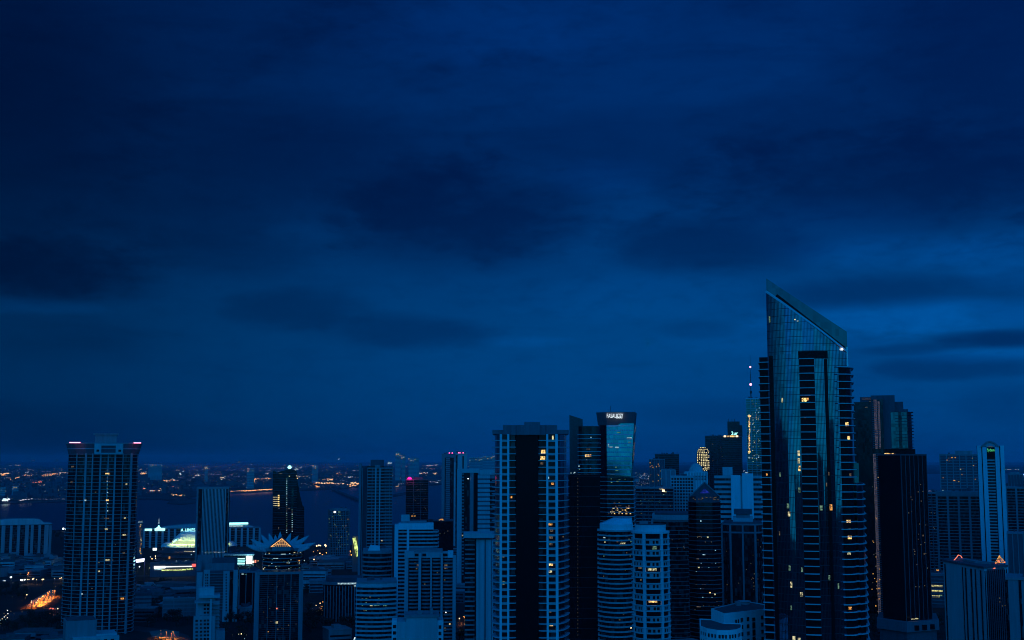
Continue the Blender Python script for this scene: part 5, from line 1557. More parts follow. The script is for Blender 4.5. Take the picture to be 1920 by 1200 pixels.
for i in range(n):
    xa, xb = S.X(633 + (668 - 633) * i / n), S.X(633 + (668 - 633) * (i + 1) / n)
    ya, yb = front_y(ao, xa), front_y(ao, xb)
    m.prism([(xa, ya - .15), (xb, yb - .15), (xb, yb + .1), (xa, ya + .1)], S.Z(1095.4), S.Z(1092.6))
S.part(m, 'arc_lamp', 'cool_window')
S.lits(poly, [(666, 1099, 5, 1.4, 'cool_window'), (677, 1095, 12, 1.2, 'dim_window')], d=1.4, name='roof_lamp')

# block before the lattice tower
S = Site('rooftop_block', 'flat box with a paler right side, standing at the foot of the left balconied tower', 'building', 118, 218, 720, 1180, rot=.42)
w = S.W / 2
m = MB(); m.box(-w * .85, w * .25, 0, 18, 0, S.Z(1163)); S.part(m, 'wall', 'grey_concrete')
m = MB(); m.box(-w * .80, w * .20, .8, 17, S.Z(1163) + .01, S.Z(1161)); S.part(m, 'roof', 'roof_gravel')
m = MB(); m.box(-w * .6, w * 1.05, -4, -.05, 0, S.Z(1193)); S.part(m, 'lower_wall', 'pale_concrete')
m = MB(); m.box(w * .25 + .05, w * 1.0, 0, 16, 0, S.Z(1190)); S.part(m, 'lower_wall', 'pale_concrete')
for k in range(6):
    m = MB(); m.box(-w * .5 + k * 3.8, -w * .5 + k * 3.8 + 1.8, -4.1, -3.9, S.Z(1193) - 4, S.Z(1193) - 1.6); S.part(m, 'window', 'dark_glass')

# far towers and long roofs beyond the bay
far = [('far_tower', 'faint tall tower beyond the bay, left of a shorter twin', 741, 751, 849, 7800), ('far_tower', 'faint shorter twin tower beyond the bay', 753, 760, 853, 7800),
       ('far_tower', 'faint broad block beyond the bay with lamps along its roof', 766, 786, 859, 7400), ('far_tower', 'faint lit block right of the magenta lamped pair', 880, 905, 858, 6500),
       ('far_tower', 'faint block with a dotted lamp line behind the black core tower', 905, 928, 856, 6300), ('far_tower', 'single pale box tower in the far town beside the orange lamps', 463, 477, 878, 6400),
       ('far_hall', 'wide low hall in the far town, right of the pink lamped tower', 278, 304, 871, 9000), ('far_tower', 'dark pair block on the far shore at the picture edge', -4, 12, 915, 4700), ('far_tower', 'dark square block on the far shore beside the lit dock', 24, 36, 912, 4700),
       ('far_tower', 'dim block on the far shore above the bright orange seawall lamps', 585, 596, 872, 8000), ('far_tower', 'small dark block in the far town near the pale box tower', 384, 390, 874, 8000)]
for nm, lb, x0, x1, yt, D in far:
    S = tower(nm, lb, x0, x1, yt, D, 60, 'rect', 'grey_concrete', yref=880, each=False, band=(8, 2, .6, 'pale_concrete'), cat='tower', group='far towers beyond the bay')
    nl = 5 if D > 6000 else 3
    S.lits(S.poly, [(random.uniform(x0, x1), random.uniform(yt, yt + 6), 1.3, 1.1, random.choice(['cool_window', 'warm_window', 'pale_window'])) for _ in range(nl)], d=1)

S = tower('long_low_block', 'long low pale walled block among the trees, behind the slim pale block', 306, 384, 1124, 1190, 16, 'rect', 'grey_concrete', yref=1130, cat='building', each=True, band=(3.6, 1.2, .3, 'pier_concrete'), fin=(7, .5, .4, 'pier_concrete'))
S = tower('low_office', 'low plain block at the foot of the left balconied tower, right side', 254, 284, 1114, 1180, 20, 'rect', 'grey_concrete', yref=1120, cat='building', each=True, band=(3.6, 1.4, .3, 'dark_concrete'))
S = tower('blank_annex', 'small blank pale box right of the slim pale block', 449, 472, 1141, 1170, 14, 'rect', 'pier_concrete', yref=1150, cat='building')
# ================================================================== GROUND AND WATER
def sheet(name, mat, pts, z):
    me = bpy.data.meshes.new(name)
    me.from_pydata([(x, y, z) for x, y in pts], [], [tuple(range(len(pts)))])
    me.materials.append(M(mat))
    return link(name, me, None, kind='structure')


def water_mat():
    m = bpy.data.materials.new('bay_water')
    nt, N, L, b = nodes_of(m)
    b.inputs['Base Color'].default_value = (.004, .016, .06, 1)
    b.inputs['Roughness'].default_value = .28
    b.inputs['IOR'].default_value = 1.33
    tc = N.new('ShaderNodeTexCoord')
    no = N.new('ShaderNodeTexNoise'); no.inputs['Scale'].default_value = .05; no.inputs['Detail'].default_value = 5
    L.new(tc.outputs['Object'], no.inputs['Vector'])
    bp = N.new('ShaderNodeBump'); bp.inputs['Strength'].default_value = .5; bp.inputs['Distance'].default_value = 1.5
    L.new(no.outputs['Fac'], bp.inputs['Height']); L.new(bp.outputs['Normal'], b.inputs['Normal'])
    MATS['bay_water'] = m


water_mat()
sheet('water', 'bay_water', [(-70000, -3000), (70000, -3000), (70000, 70000), (-70000, 70000)], 0.0)
shore = [(-1500, 1002), (-300, 1000), (60, 996), (115, 993), (200, 1003), (260, 1012), (480, 1012), (560, 1018), (612, 1027), (660, 1022), (700, 1008), (735, 985), (770, 974), (830, 973), (880, 960), (1000, 940), (1100, 925),
         (1190, 902), (1215, 893), (1260, 884), (1400, 884), (1600, 905), (1720, 926), (1765, 926), (1890, 905), (1960, 895), (2600, 900), (3600, 930)]
near = [G(x, y, 2) for x, y in shore]
sheet('ground', 'terrain', [(-9000, -3000), (9000, -3000), (9000, near[-1][1])] + near[::-1] + [(-9000, near[0][1])], 2.0)
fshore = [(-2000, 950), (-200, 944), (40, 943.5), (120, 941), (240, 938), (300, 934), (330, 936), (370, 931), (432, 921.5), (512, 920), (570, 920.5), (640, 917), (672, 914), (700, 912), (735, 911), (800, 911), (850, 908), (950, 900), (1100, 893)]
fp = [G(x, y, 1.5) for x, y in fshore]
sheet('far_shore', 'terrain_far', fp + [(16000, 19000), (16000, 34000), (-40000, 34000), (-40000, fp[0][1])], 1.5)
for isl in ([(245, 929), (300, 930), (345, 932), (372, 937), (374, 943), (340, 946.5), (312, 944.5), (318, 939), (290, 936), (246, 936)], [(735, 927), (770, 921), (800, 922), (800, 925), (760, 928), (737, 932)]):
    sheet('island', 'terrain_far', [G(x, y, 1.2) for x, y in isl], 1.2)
# low bridge across the bay
m = MB()
A, B = G(622, 917, 6), G(674, 938, 6)
m.bar((A[0], A[1], 7), (B[0], B[1], 7), 4.0)
for i in range(1, 26):
    f = i / 26
    x, y = A[0] + (B[0] - A[0]) * f, A[1] + (B[1] - A[1]) * f
    m.box(x - 1, x + 1, y - 1, y + 1, -1, 4)
tag(m.build('causeway_bridge', 'dark_concrete'), 'low dark bridge running over the water left of the ridged tower', 'bridge')

# streets
def road(name, pts, w, z=2.006, mat='asphalt'):
    q = [Vector(p) for p in pts]
    L_, R_ = [], []
    for i, p in enumerate(q):
        d = (q[min(i + 1, len(q) - 1)] - q[max(i - 1, 0)]).normalized()
        nrm = Vector((-d.y, d.x)) * w / 2
        L_.append(p + nrm); R_.append(p - nrm)
    m = MB()
    n = len(q)
    m.add([(p.x, p.y, z) for p in L_] + [(p.x, p.y, z) for p in R_], [(n + i, n + i + 1, i + 1, i) for i in range(n - 1)])
    return m.build(name, mat, None, kind='structure')


g2 = lambda x, y: G(x, y, 2)
road('road', [g2(-60, 1089), g2(60, 1088), g2(130, 1086), g2(260, 1080), g2(400, 1078)], 22)
road('road', [g2(-40, 1185), g2(40, 1148), g2(110, 1140), g2(250, 1140)], 18, 2.010)
road('road', [g2(575, 1142), g2(620, 1138), g2(690, 1134), g2(760, 1130)], 16, 2.014)
road('road', [g2(240, 1176), g2(300, 1184), g2(330, 1192), g2(345, 1215)], 20, 2.018)
road('road', [g2(590, 1040), g2(640, 1046), g2(680, 1068)], 24, 2.022)
road('road', [g2(855, 1185), g2(900, 1180), g2(960, 1176)], 14, 2.026)
sheet('parking_lot', 'paving', [g2(50, 1137), g2(60, 1126), g2(95, 1105), g2(104, 1108), g2(98, 1126), g2(78, 1138)], 2.030)
sheet('plaza', 'paving', [g2(285, 1194), g2(280, 1184), g2(310, 1180), g2(336, 1184), g2(336, 1194), g2(320, 1197)], 2.034)

# ================================================================== LOW TOWN
EX, LOW = [], []
for o in list(COL.objects):
    if o.parent is None and o.type == 'EMPTY':
        EX.append((o.location.x, o.location.y))
bcount = 0


def low_block(px, y, w, d, h, mat, kind, label, group):
    X, Y = G(px, y, 2)
    for ex, ey in EX:
        if abs(ex - X) < 26 + w / 2 and -22 < Y - ey < 52: return
    for ex, ey in LOW:
        if abs(ex - X) < 6 + w / 2 and abs(ey - Y) < 16: return
    o = bpy.data.objects.new(kind, None); COL.objects.link(o)
    o.location = (X, Y, 2); o.rotation_euler = (0, 0, random.choice((0.12, -0.35, .4, 0)) + random.uniform(-.06, .06))
    tag(o, label, 'building', group)
    m = MB(); m.box(-w / 2, w / 2, -d / 2, d / 2, 0, h)
    m.build('wall', mat, o)
    m = MB(); m.box(-w / 2 - .4, w / 2 + .4, -d / 2 - .4, d / 2 + .4, h + .005, h + .9)
    if random.random() < .6: m.box(-w * .2, w * .15, -d * .2, d * .25, h + .91, h + 3.2)
    m.build('roof', random.choice(['roof_gravel', 'grey_concrete', 'dark_concrete']), o)
    nfl = int(h / 3.4)
    m = MB()
    for k in range(nfl):
        m.box(-w / 2 + .6, w / 2 - .6, -d / 2 - .12, -d / 2 + .2, 1.2 + k * 3.4, 2.7 + k * 3.4)
    if nfl: m.build('window_band', 'dark_glass', o)
    LOW.append((X, Y))
    if random.random() < .35:
        m = MB(); a = random.uniform(-w * .4, w * .35); z = random.uniform(1, max(1.5, h - 2)); m.box(a, a + 1.6, -d / 2 - .3, -d / 2 - .13, z, z + 1.4)
        m.build('lit_window', random.choice(['dim_window', 'warm_window', 'pale_window', 'amber_window', 'dim_window']), o)


ZONES = [(-20, 118, 1044, 1082, 170, 'low house roofed flat in the town below the bay hotel', 'low houses below the bay hotel', (8, 24), (4, 13), ('grey_concrete', 'pale_concrete', 'dark_concrete')),
         (262, 368, 1100, 1172, 26, 'low dark block among the trees beside the stepped apartment block', 'low blocks among the left trees', (20, 45), (5, 14), ('dark_concrete', 'grey_concrete')),
         (570, 612, 1078, 1112, 7, 'small pale block left of the curved colonnade', 'small blocks by the curved colonnade', (14, 30), (8, 18), ('grey_concrete', 'pale_concrete')),
         (596, 672, 1050, 1078, 12, 'low flat roof behind the curved colonnade', 'low roofs behind the curved colonnade', (20, 50), (5, 10), ('grey_concrete', 'dark_concrete')),
         (855, 880, 1005, 1130, 9, 'low block in the gap left of the capped tower', 'low blocks by the capped tower', (14, 30), (5, 16), ('grey_concrete', 'dark_concrete')),
         (1186, 1260, 888, 940, 40, 'small far block right of the teal bank tower', 'small far blocks right of the bank tower', (20, 60), (8, 24), ('grey_concrete', 'dark_concrete', 'pale_concrete')),
         (1260, 1420, 888, 900, 20, 'small far block behind the white twin slab building', 'small far blocks behind the twin slabs', (30, 60), (10, 30), ('grey_concrete', 'dark_concrete')),
         (1736, 1775, 930, 1070, 18, 'low block in the gap right of the black slab tower', 'low blocks right of the black slab', (16, 40), (8, 22), ('grey_concrete', 'dark_concrete')),
         (1886, 1930, 900, 930, 10, 'low far block behind the slender white tower', 'low far blocks at the sea', (30, 70), (8, 24), ('dark_concrete', 'grey_concrete')),
         (0, 118, 1212, 1240, 8, 'near flat roof below the left dark balconied tower', 'near flat roofs on the left', (14, 26), (10, 16), ('grey_concrete', 'dark_concrete')),
         (505, 600, 1192, 1225, 5, 'near pale roof below the framed tower', 'near roofs below the framed tower', (14, 26), (6, 10), ('pale_concrete', 'grey_concrete')),
         (1640, 1770, 1160, 1215, 7, 'low dark roof before the pale podium of the black slab', 'low roofs before the black slab', (24, 50), (5, 10), ('dark_concrete',)),
         (610, 668, 1188, 1220, 4, 'near pale roof left of the ribbon balcony tower', 'near roofs by the ribbon tower', (14, 22), (6, 10), ('pale_concrete', 'grey_concrete'))]
for xa, xb, ya, yb, n, label, group, wr, hr, mats in ZONES:
    for _ in range(n):
        low_block(random.uniform(xa, xb), random.uniform(ya, yb), random.uniform(*wr), random.uniform(10, 24), random.uniform(*hr), random.choice(mats), 'low_building', label, group)

# ================================================================== TREES
def tree_meshes(seed):
    r = random.Random(seed)
    t = MB()
    h = 5.0
    ring = [(cos(2 * pi * k / 7), sin(2 * pi * k / 7)) for k in range(7)]
    t.prism([(.42 * a, .42 * b) for a, b in ring], 0, h, top=[(.2 * a, .2 * b) for a, b in ring])
    for k in range(5):
        a = r.uniform(0, 6.28)
        t.bar((0, 0, h - .6), (2.2 * cos(a), 2.2 * sin(a), h + r.uniform(1, 2.5)), .12)
    c = MB()
    blobs = [(r.uniform(-2.8, 2.8), r.uniform(-2.8, 2.8), r.uniform(5, 9.5), r.uniform(1.4, 2.6)) for _ in range(9)]
    for bx_, by_, bz_, br in blobs:
        for _ in range(42):
            v = Vector((r.gauss(0, 1), r.gauss(0, 1), r.gauss(0, 1))).normalized() * br * r.uniform(.55, 1.05)
            p = Vector((bx_, by_, bz_)) + v
            e1 = Vector((r.gauss(0, 1), r.gauss(0, 1), r.gauss(0, 1))).normalized() * r.uniform(.35, .6)
            e2 = v.cross(e1).normalized() * r.uniform(.3, .55)
            c.add([tuple(p - e1), tuple(p + e2 * .8), tuple(p + e1), tuple(p - e2 * .8)], [(0, 1, 2, 3)])
    return t.mesh('trunk', 'bark'), c.mesh('crown', 'foliage')


protos = [tree_meshes(s) for s in range(5)]
TZ = [(-10, 118, 1103, 1126, 60, 'dark leafy tree in the grove beyond the orange lit car park', 'trees beyond the orange car park'),
      (0, 120, 1162, 1192, 50, 'dark leafy tree below the orange lit car park', 'trees below the orange car park'),
      (258, 365, 1097, 1140, 60, 'dark leafy tree in the grove left of the slim pale block', 'trees left of the slim pale block'),
      (258, 360, 1150, 1176, 40, 'dark leafy tree around the small orange lit plaza', 'trees around the orange plaza'),
      (420, 480, 1158, 1200, 20, 'dark leafy tree right of the slim pale block', 'trees right of the slim pale block'),
      (570, 670, 1110, 1122, 20, 'dark leafy tree by the street before the curved colonnade', 'trees before the curved colonnade'),
      (572, 668, 1150, 1190, 50, 'dark leafy tree in the black park left of the ribbon tower', 'trees in the dark park'),
      (860, 925, 1192, 1210, 14, 'dark leafy tree along the street left of the black core tower', 'trees along the street left of the core'),
      (1625, 1765, 1165, 1205, 40, 'dark leafy tree before the black slab podium', 'trees before the black slab'),
      (100, 125, 1000, 1016, 8, 'dark leafy tree on the shore beside the bay hotel', 'trees beside the bay hotel'),
      (575, 672, 1056, 1064, 10, 'dark leafy tree along the far orange street', 'trees along the far orange street')]
for xa, xb, ya, yb, n, label, group in TZ:
    for _ in range(int(n * .84)):
        qx, qy = random.uniform(xa, xb), random.uniform(ya, yb)
        if (48 < qx < 108 and 1100 < qy < 1158) or (276 < qx < 342 and qy > 1176): continue
        X, Y = G(qx, qy, 2)
        tm, cm = random.choice(protos)
        o = bpy.data.objects.new('tree', None); COL.objects.link(o)
        o.location = (X, Y, 2); o.rotation_euler = (0, 0, random.uniform(0, 6.28)); s = random.uniform(.55, 1.0); o.scale = (s * 1.15, s * 1.15, s)
        tag(o, label, 'tree', group)
        link('trunk', tm, o); link('crown', cm, o)

# ================================================================== NEAR STREET LAMPS
def street_lamp(px, y, mt, r, h, label, group, power=0, col=(1, .4, .08), lr=None):
    X, Y = G(px, y, 2 + h)
    o = bpy.data.objects.new('street_lamp', None); COL.objects.link(o)
    o.location = (X, Y, 2); tag(o, label, 'lamp', group)
    m = MB(); m.prism(ellipse(0, 0, .14, .14, 6), 0, h); m.bar((0, 0, h), (0, -1.0, h + .2), .08); m.build('pole', 'dark_metal', o)
    m = MB(); m.ball(0, -1.0, h - r * .3, r, 8); m.build('lamp_head', mt, o)
    if power: lamp_light('lamp_light', o, (0, -1.0, h - 1.3 * r - .15), col, power, lr or .3, True)


random.seed(21)
cars = []
for _ in range(34):
    f = random.random(); px = 60 + 40 * f + random.uniform(-5, 5); y = 1131 - 25 * f + random.uniform(-2.5, 4)
    street_lamp(px, y, random.choice(['orange_lamp', 'orange_lamp', 'orange_lamp', 'warm_lamp']), random.uniform(.25, .6), 6, 'orange lamp in the glowing car park left of the balconied tower', 'orange car park lamps', 11000 if _ % 2 else 3500, (1, .22, .015))
for px, y, r in ((96, 1140, .7), (100, 1140.5, .8), (109, 1140.5, .6), (93, 1141, .4), (104, 1141.5, .4)):
    street_lamp(px, y, 'coral_lamp' if px != 109 else 'warm_lamp', r, 5, 'red orange lamp on the road below the glowing car park', 'red lamps below the car park', 700, (1, .2, .08))
for px, y, r, mt in ((7, 1088, .8, 'cool_window'), (10, 1088.5, .5, 'white_lamp'), (22, 1081.5, .9, 'white_lamp'), (20, 1081.7, .7, 'white_lamp'), (40, 1087, 1.0, 'white_lamp'), (43, 1086.8, .9, 'white_lamp'), (47, 1086.3, .9, 'white_lamp'), (52, 1086, .5, 'warm_lamp'), (55, 1086.2, .5, 'warm_lamp'),
                     (62, 1085.5, .9, 'warm_lamp'), (64, 1084, .6, 'warm_lamp'), (69, 1086.5, .4, 'warm_lamp'), (80, 1086, .9, 'warm_lamp'), (82.5, 1085.6, .7, 'warm_lamp'), (103, 1084, .4, 'warm_lamp'), (113, 1084, .6, 'warm_lamp'), (116, 1083, .6, 'warm_lamp'), (121, 1077, .7, 'white_lamp'),
                     (49, 1057.5, .9, 'cool_window'), (51, 1056, 1.0, 'cool_window'), (53, 1070, .5, 'warm_lamp'), (54, 1073.5, .8, 'orange_lamp'), (52.5, 1076.5, .6, 'orange_lamp'), (51, 1114.5, .7, 'warm_lamp'), (104.5, 1099, .5, 'dim_window'), (24, 1118.5, .4, 'dim_window'), (42, 1146.5, .5, 'dim_window'), (21, 1145.5, .5, 'dim_window'), (27, 1150, .4, 'dim_window'), (127.5, 991, 2.0, 'cool_window'), (119, 990.7, 2.2, 'white_lamp'), (123, 990.5, 1.8, 'white_lamp')):
    street_lamp(px, y, mt, r, 6, 'small bright street lamp in the low town under the bay hotel', 'street lamps in the low town', 500 if mt in ('orange_lamp', 'warm_lamp', 'white_lamp') else 0, (1, .5, .15) if mt != 'white_lamp' else (.8, .95, 1))
for k in range(22):
    f = random.random(); row = random.choice((0, 1, 2))
    px, y = f * 15 + row * 1.0, 1160 - f * 13 - 3 + row * 6
    street_lamp(px, y, random.choice(['white_lamp', 'cool_window', 'warm_lamp', 'pale_window', 'dim_window']), random.uniform(.32, .62), 4, 'pale lamp in the slanting row at the left bottom edge', 'pale slanting lamp rows', 0)
for px, y, r, mt, pw in ((606, 1128, .55, 'orange_lamp', 5200), (608, 1132.5, .85, 'orange_lamp', 4200), (600.5, 1130.5, .55, 'warm_lamp', 500), (593, 1134.5, .4, 'warm_lamp', 300), (604, 1137, .4, 'orange_lamp', 1500), (612, 1138, .3, 'coral_lamp', 900), (619, 1133, .3, 'dim_window', 0), (643.5, 1130, .6, 'warm_lamp', 400), (661.5, 1131, .45, 'coral_lamp', 300), (666.5, 1131.8, .7, 'warm_lamp', 500), (603, 1151, .3, 'dim_window', 0), (605, 1158, .3, 'dim_window', 0)):
    street_lamp(px, y, mt, r, 6, 'orange or white lamp on the street below the curved colonnade', 'lamps below the curved colonnade', pw, (1, .3, .05))
for px, y, r, mt, pw in ((873, 1157, 1.0, 'orange_lamp', 6500), (870, 1155.5, .5, 'orange_lamp', 2500), (861.5, 1159, .6, 'warm_lamp', 400), (877, 1159, .5, 'orange_lamp', 2500), (876.5, 1146.5, .35, 'warm_lamp', 200), (890, 1153, .4, 'warm_lamp', 200), (901.5, 1152.5, .55, 'cool_window', 200), (907, 1173.5, .4, 'pale_window', 0), (863, 1180.5, .4, 'pale_window', 0), (867, 1181, .35, 'pale_window', 0), (877, 1180.5, .5, 'pale_window', 0), (888, 1179.5, .4, 'pale_window', 0)):
    street_lamp(px, y, mt, r, 6, 'lamp on the street left of the black core tower', 'street lamps left of the core tower', pw, (1, .3, .05))
for px, y, r, mt, pw in ((325, 1184, .35, 'orange_lamp', 7000), (322, 1187, .3, 'orange_lamp', 7000), (312, 1184, .25, 'orange_lamp', 7000), (302, 1182, .2, 'orange_lamp', 7000), (328, 1190, .3, 'coral_lamp', 7000), (280, 1101, .3, 'dim_window', 0), (334, 1092.5, .6, 'cool_window', 0), (340.5, 1091, .6, 'cool_window', 0), (346, 1092, .4, 'cool_window', 0), (353, 1092.5, .5, 'cool_window', 0), (262, 1062, .9, 'white_lamp', 300), (281, 1064.5, .6, 'pale_window', 0), (364, 1080, .3, 'dim_window', 0), (362, 1104, .4, 'dim_window', 0)):
    street_lamp(px, y, mt, r, 6, 'small lamp among the trees left of the slim pale block', 'lamps among the left trees', pw, (1, .25, .02))
for px, y, r, mt, pw in ((448, 1188.5, .4, 'pale_window', 0), (453, 1188, .5, 'warm_lamp', 0), (462.5, 1190, .3, 'dim_window', 0), (436, 1190, .25, 'dim_window', 0), (459, 1197, .35, 'cool_window', 0), (454, 1126, .4, 'dim_window', 0), (453, 1130, .4, 'dim_window', 0), (497, 1196, .3, 'dim_window', 0), (664.5, 1198, .8, 'cool_window', 200), (666, 1195.5, .5, 'white_lamp', 0)):
    street_lamp(px, y, mt, r, 5, 'small pale lamp between the near roofs at the bottom', 'lamps between the near roofs', pw)
for px, y, r, mt, pw in ((594, 1023, 1.3, 'warm_lamp', 0), (598, 1022, 1.3, 'warm_lamp', 0), (601, 1022.5, 1.1, 'warm_lamp', 0), (610, 1021.5, 1.6, 'warm_lamp', 1800), (611, 1023, 1.4, 'warm_lamp', 0), (600, 1037, .9, 'warm_lamp', 1600), (612, 1036, .8, 'orange_lamp', 2600), (619, 1033, 1.3, 'orange_lamp', 3000), (628, 1031, 1.5, 'warm_lamp', 3000), (632, 1032, 1.2, 'orange_lamp', 2600), (636, 1030, 1.2, 'orange_lamp', 2200), (625, 1035, 1.2, 'orange_lamp', 2600), (641, 1036, .8, 'orange_lamp', 1800),
                         (657, 1033, .9, 'orange_lamp', 2200), (659, 1040, 1.0, 'orange_lamp', 2200), (662, 1051, .8, 'orange_lamp', 2600), (665, 1056, .9, 'orange_lamp', 2600), (589, 1048.5, .9, 'warm_lamp', 300), (571, 1050.5, .9, 'cool_window', 0), (605, 1040, .8, 'orange_lamp', 2200), (588, 1034, .8, 'amber_window', 2200), (596, 1032, .8, 'amber_window', 2200)):
    street_lamp(px, y, mt, r, 7, 'warm lamp on the orange lit waterfront street by the round pale tower', 'lamps on the waterfront street', pw, (1, .36, .08))

# ================================================================== FAR TOWN ACROSS THE BAY
random.seed(5)
FT = MB()
for _ in range(2600):
    px = random.uniform(-120, 960); y = 872 + 66 * random.random() ** .8
    lim = 941 - max(0, px - 120) * .075 if px < 430 else 917 - max(0, px - 640) * .05
    if y > lim - 1: continue
    X, Y = G(px, y, 1.5)
    w, d, h = random.uniform(12, 46), random.uniform(12, 40), random.choice((5, 6, 8, 8, 12, 18, 26)) * random.uniform(.7, 1.2)
    FT.box(X - w / 2, X + w / 2, Y - d / 2, Y + d / 2, 1.4, h)
FT.build('distant_town', 'dark_concrete', None, kind='stuff')
emit('town_white', (.85, .9, 1.0), 1.25); emit('town_warm', (1.0, .66, .34), 1.25); emit('town_orange', (1.0, .38, .10), 1.3); emit('town_dim', (.55, .62, .8), .5); emit('town_red', (1.0, .16, .09), 1.3); emit('town_teal', (.6, 1.0, .9), 1.8)
CL = {k: MB() for k in ('town_white', 'town_warm', 'town_orange', 'town_dim', 'town_red', 'town_teal')}
nlamp = {k: 0 for k in CL}


def far_light(px, y, mt, r, flat=1.0):
    h = 12
    X, Y = G(px, y, h) if y > 868 else (P(px, y, 13000)[0], 13000)
    z = h if y > 868 else P(px, y, 13000)[1]
    rr = r * Y / F
    o = CL[mt]
    o.add([(X + rr * flat, Y, z), (X, Y + rr, z), (X - rr * flat, Y, z), (X, Y - rr, z), (X, Y, z + rr), (X, Y, z - rr)],
          [(0, 1, 4), (1, 2, 4), (2, 3, 4), (3, 0, 4), (1, 0, 5), (2, 1, 5), (3, 2, 5), (0, 3, 5)])
    nlamp[mt] += 1


def lim_y(px):
    return 938 - max(0, px - 120) * .07 if px < 430 else 916 - max(0, px - 640) * .05


for _ in range(1500):
    px = random.uniform(-40, 960)
    y = 870 + 48 * random.random() ** 1.15
    if px < 260: y = 878 + 60 * random.random() ** 1.5
    if y > lim_y(px): continue
    mt = random.choices(['town_white', 'town_warm', 'town_orange', 'town_dim'], (3, 4, 2, 9))[0]
    far_light(px, y, mt, random.uniform(.17, .36), random.uniform(1, 1.6))


for _ in range(75):          # street lines
    px = random.uniform(-20, 930); y = 872 + 40 * random.random() ** 1.1
    if px < 240: y += 12 * random.random()
    dx, dy = random.choice((random.uniform(14, 40), random.uniform(5, 12))), random.uniform(-3.2, 3.2)
    mt = random.choice(('town_warm', 'town_orange', 'town_white', 'town_dim', 'town_dim'))
    for k in range(random.randint(6, 15)):
        f = random.random()
        if y + dy * f < lim_y(px + dx * f): far_light(px + dx * f, y + dy * f + random.uniform(-.3, .3), mt, random.uniform(.2, .45), 1.5)


def streak(x0, y0, x1, y1, n, mts, r0, r1, jy=.8, flat=1.6):
    for k in range(n):
        f = random.random()
        far_light(x0 + (x1 - x0) * f, y0 + (y1 - y0) * f + random.uniform(-jy, jy), random.choice(mts), random.uniform(r0, r1) * .82, flat)


streak(0, 889, 17, 887.5, 40, ['town_warm', 'town_orange', 'town_warm'], .7, 1.2, .9)
streak(0, 890, 10, 891, 14, ['town_orange'], .6, 1.0, .9)
streak(20, 899, 38, 894, 20, ['town_warm', 'town_orange'], .5, .9, 1.4)
streak(45, 891, 66, 890, 20, ['town_warm', 'town_orange'], .4, .8, 1.5)
streak(78, 891, 112, 889, 46, ['town_orange', 'town_warm'], .5, .9, 2)
streak(112, 887, 128, 886.5, 14, ['town_white', 'town_warm'], .5, .8)
streak(62, 903, 78, 903, 24, ['town_red', 'town_orange'], .5, 1.0, 1.6)
streak(60, 908, 84, 910, 14, ['town_dim', 'town_warm'], .4, .6, 1.5)
streak(18, 872.4, 40, 872, 10, ['town_dim', 'town_warm'], .4, .6, .5, 2.4)
streak(4, 936, 18, 936, 26, ['town_teal', 'town_white'], .8, 1.3, .8, 2)
streak(4, 938.5, 16, 939, 22, ['town_teal', 'town_white'], .7, 1.1, .7, 2)
streak(36, 938, 62, 935.3, 24, ['town_white', 'town_dim'], .5, .9, .6, 2)
streak(47, 926, 49, 926, 3, ['town_teal'], 1.0, 1.3, .4, 1)
streak(62, 936, 126, 936, 16, ['town_dim'], .4, .6, .6, 2)
streak(262, 888, 272, 887, 18, ['town_orange', 'town_warm'], .7, 1.1, 1.5)
streak(272, 888.5, 304, 889, 30, ['town_warm', 'town_white'], .5, .8, .8)
streak(306, 902, 334, 901, 34, ['town_orange', 'town_warm'], .5, .9, 1.8)
streak(268, 915, 284, 920, 34, ['town_red', 'town_warm'], .6, 1.0, .9)
streak(280, 920, 308, 919, 50, ['town_warm', 'town_white', 'town_red'], .7, 1.1, .8)
streak(300, 917, 322, 915, 34, ['town_red', 'town_orange'], .6, 1.0, 1.2)
streak(318, 915, 335, 909.5, 22, ['town_red', 'town_orange'], .5, .9, .9)
streak(322, 928, 346, 929, 16, ['town_orange', 'town_warm'], .5, .9, 1.6)
streak(337, 890, 344, 884, 16, ['town_teal', 'town_white'], .5, .9, 3.5)
streak(362, 894, 378, 890, 16, ['town_white', 'town_warm'], .5, .8, 2)
streak(412, 898, 424, 894, 14, ['town_warm', 'town_white'], .5, .8, 3)
streak(452, 920.8, 510, 917.5, 90, ['town_orange', 'town_warm', 'town_orange'], .6, 1.1, .8)
streak(430, 921.5, 455, 920, 26, ['town_orange', 'town_dim'], .5, .8, .7)
streak(466, 902, 478, 903, 26, ['town_orange', 'town_warm'], .6, 1.1, 2)
streak(466, 898.5, 508, 897, 40, ['town_warm', 'town_orange'], .5, .8, 1.2)
streak(552, 880, 566, 876, 12, ['town_white', 'town_teal'], .5, .9, 2)
streak(592, 912, 604, 913, 16, ['town_orange'], .6, 1.0, 1.2)
streak(592, 905, 626, 906, 50, ['town_orange', 'town_warm'], .6, 1.1, 1.2)
streak(612, 899, 626, 899, 24, ['town_warm', 'town_orange'], .6, 1.0, 1.4)
streak(628, 907, 650, 906.5, 16, ['town_warm'], .5, .8, .8)
streak(650, 907, 673, 905, 60, ['town_orange', 'town_warm', 'town_warm'], .7, 1.2, 2.4)
streak(655, 911.5, 672, 909, 20, ['town_orange', 'town_warm'], .5, .9, 1)
streak(650, 894, 674, 895, 14, ['town_white', 'town_warm'], .4, .7, .8)
streak(727, 868, 735, 867, 10, ['town_teal', 'town_white'], .6, 1.0, 1.6, 1)
streak(740, 884.5, 760, 884, 12, ['town_white', 'town_warm'], .4, .7, .6)
streak(776, 888, 803, 886.5, 24, ['town_warm', 'town_white'], .5, .8, 1)
streak(812, 889, 820, 886, 12, ['town_warm'], .5, .8, 2)
streak(800, 873.5, 822, 871, 20, ['town_warm', 'town_white'], .4, .7, 1)
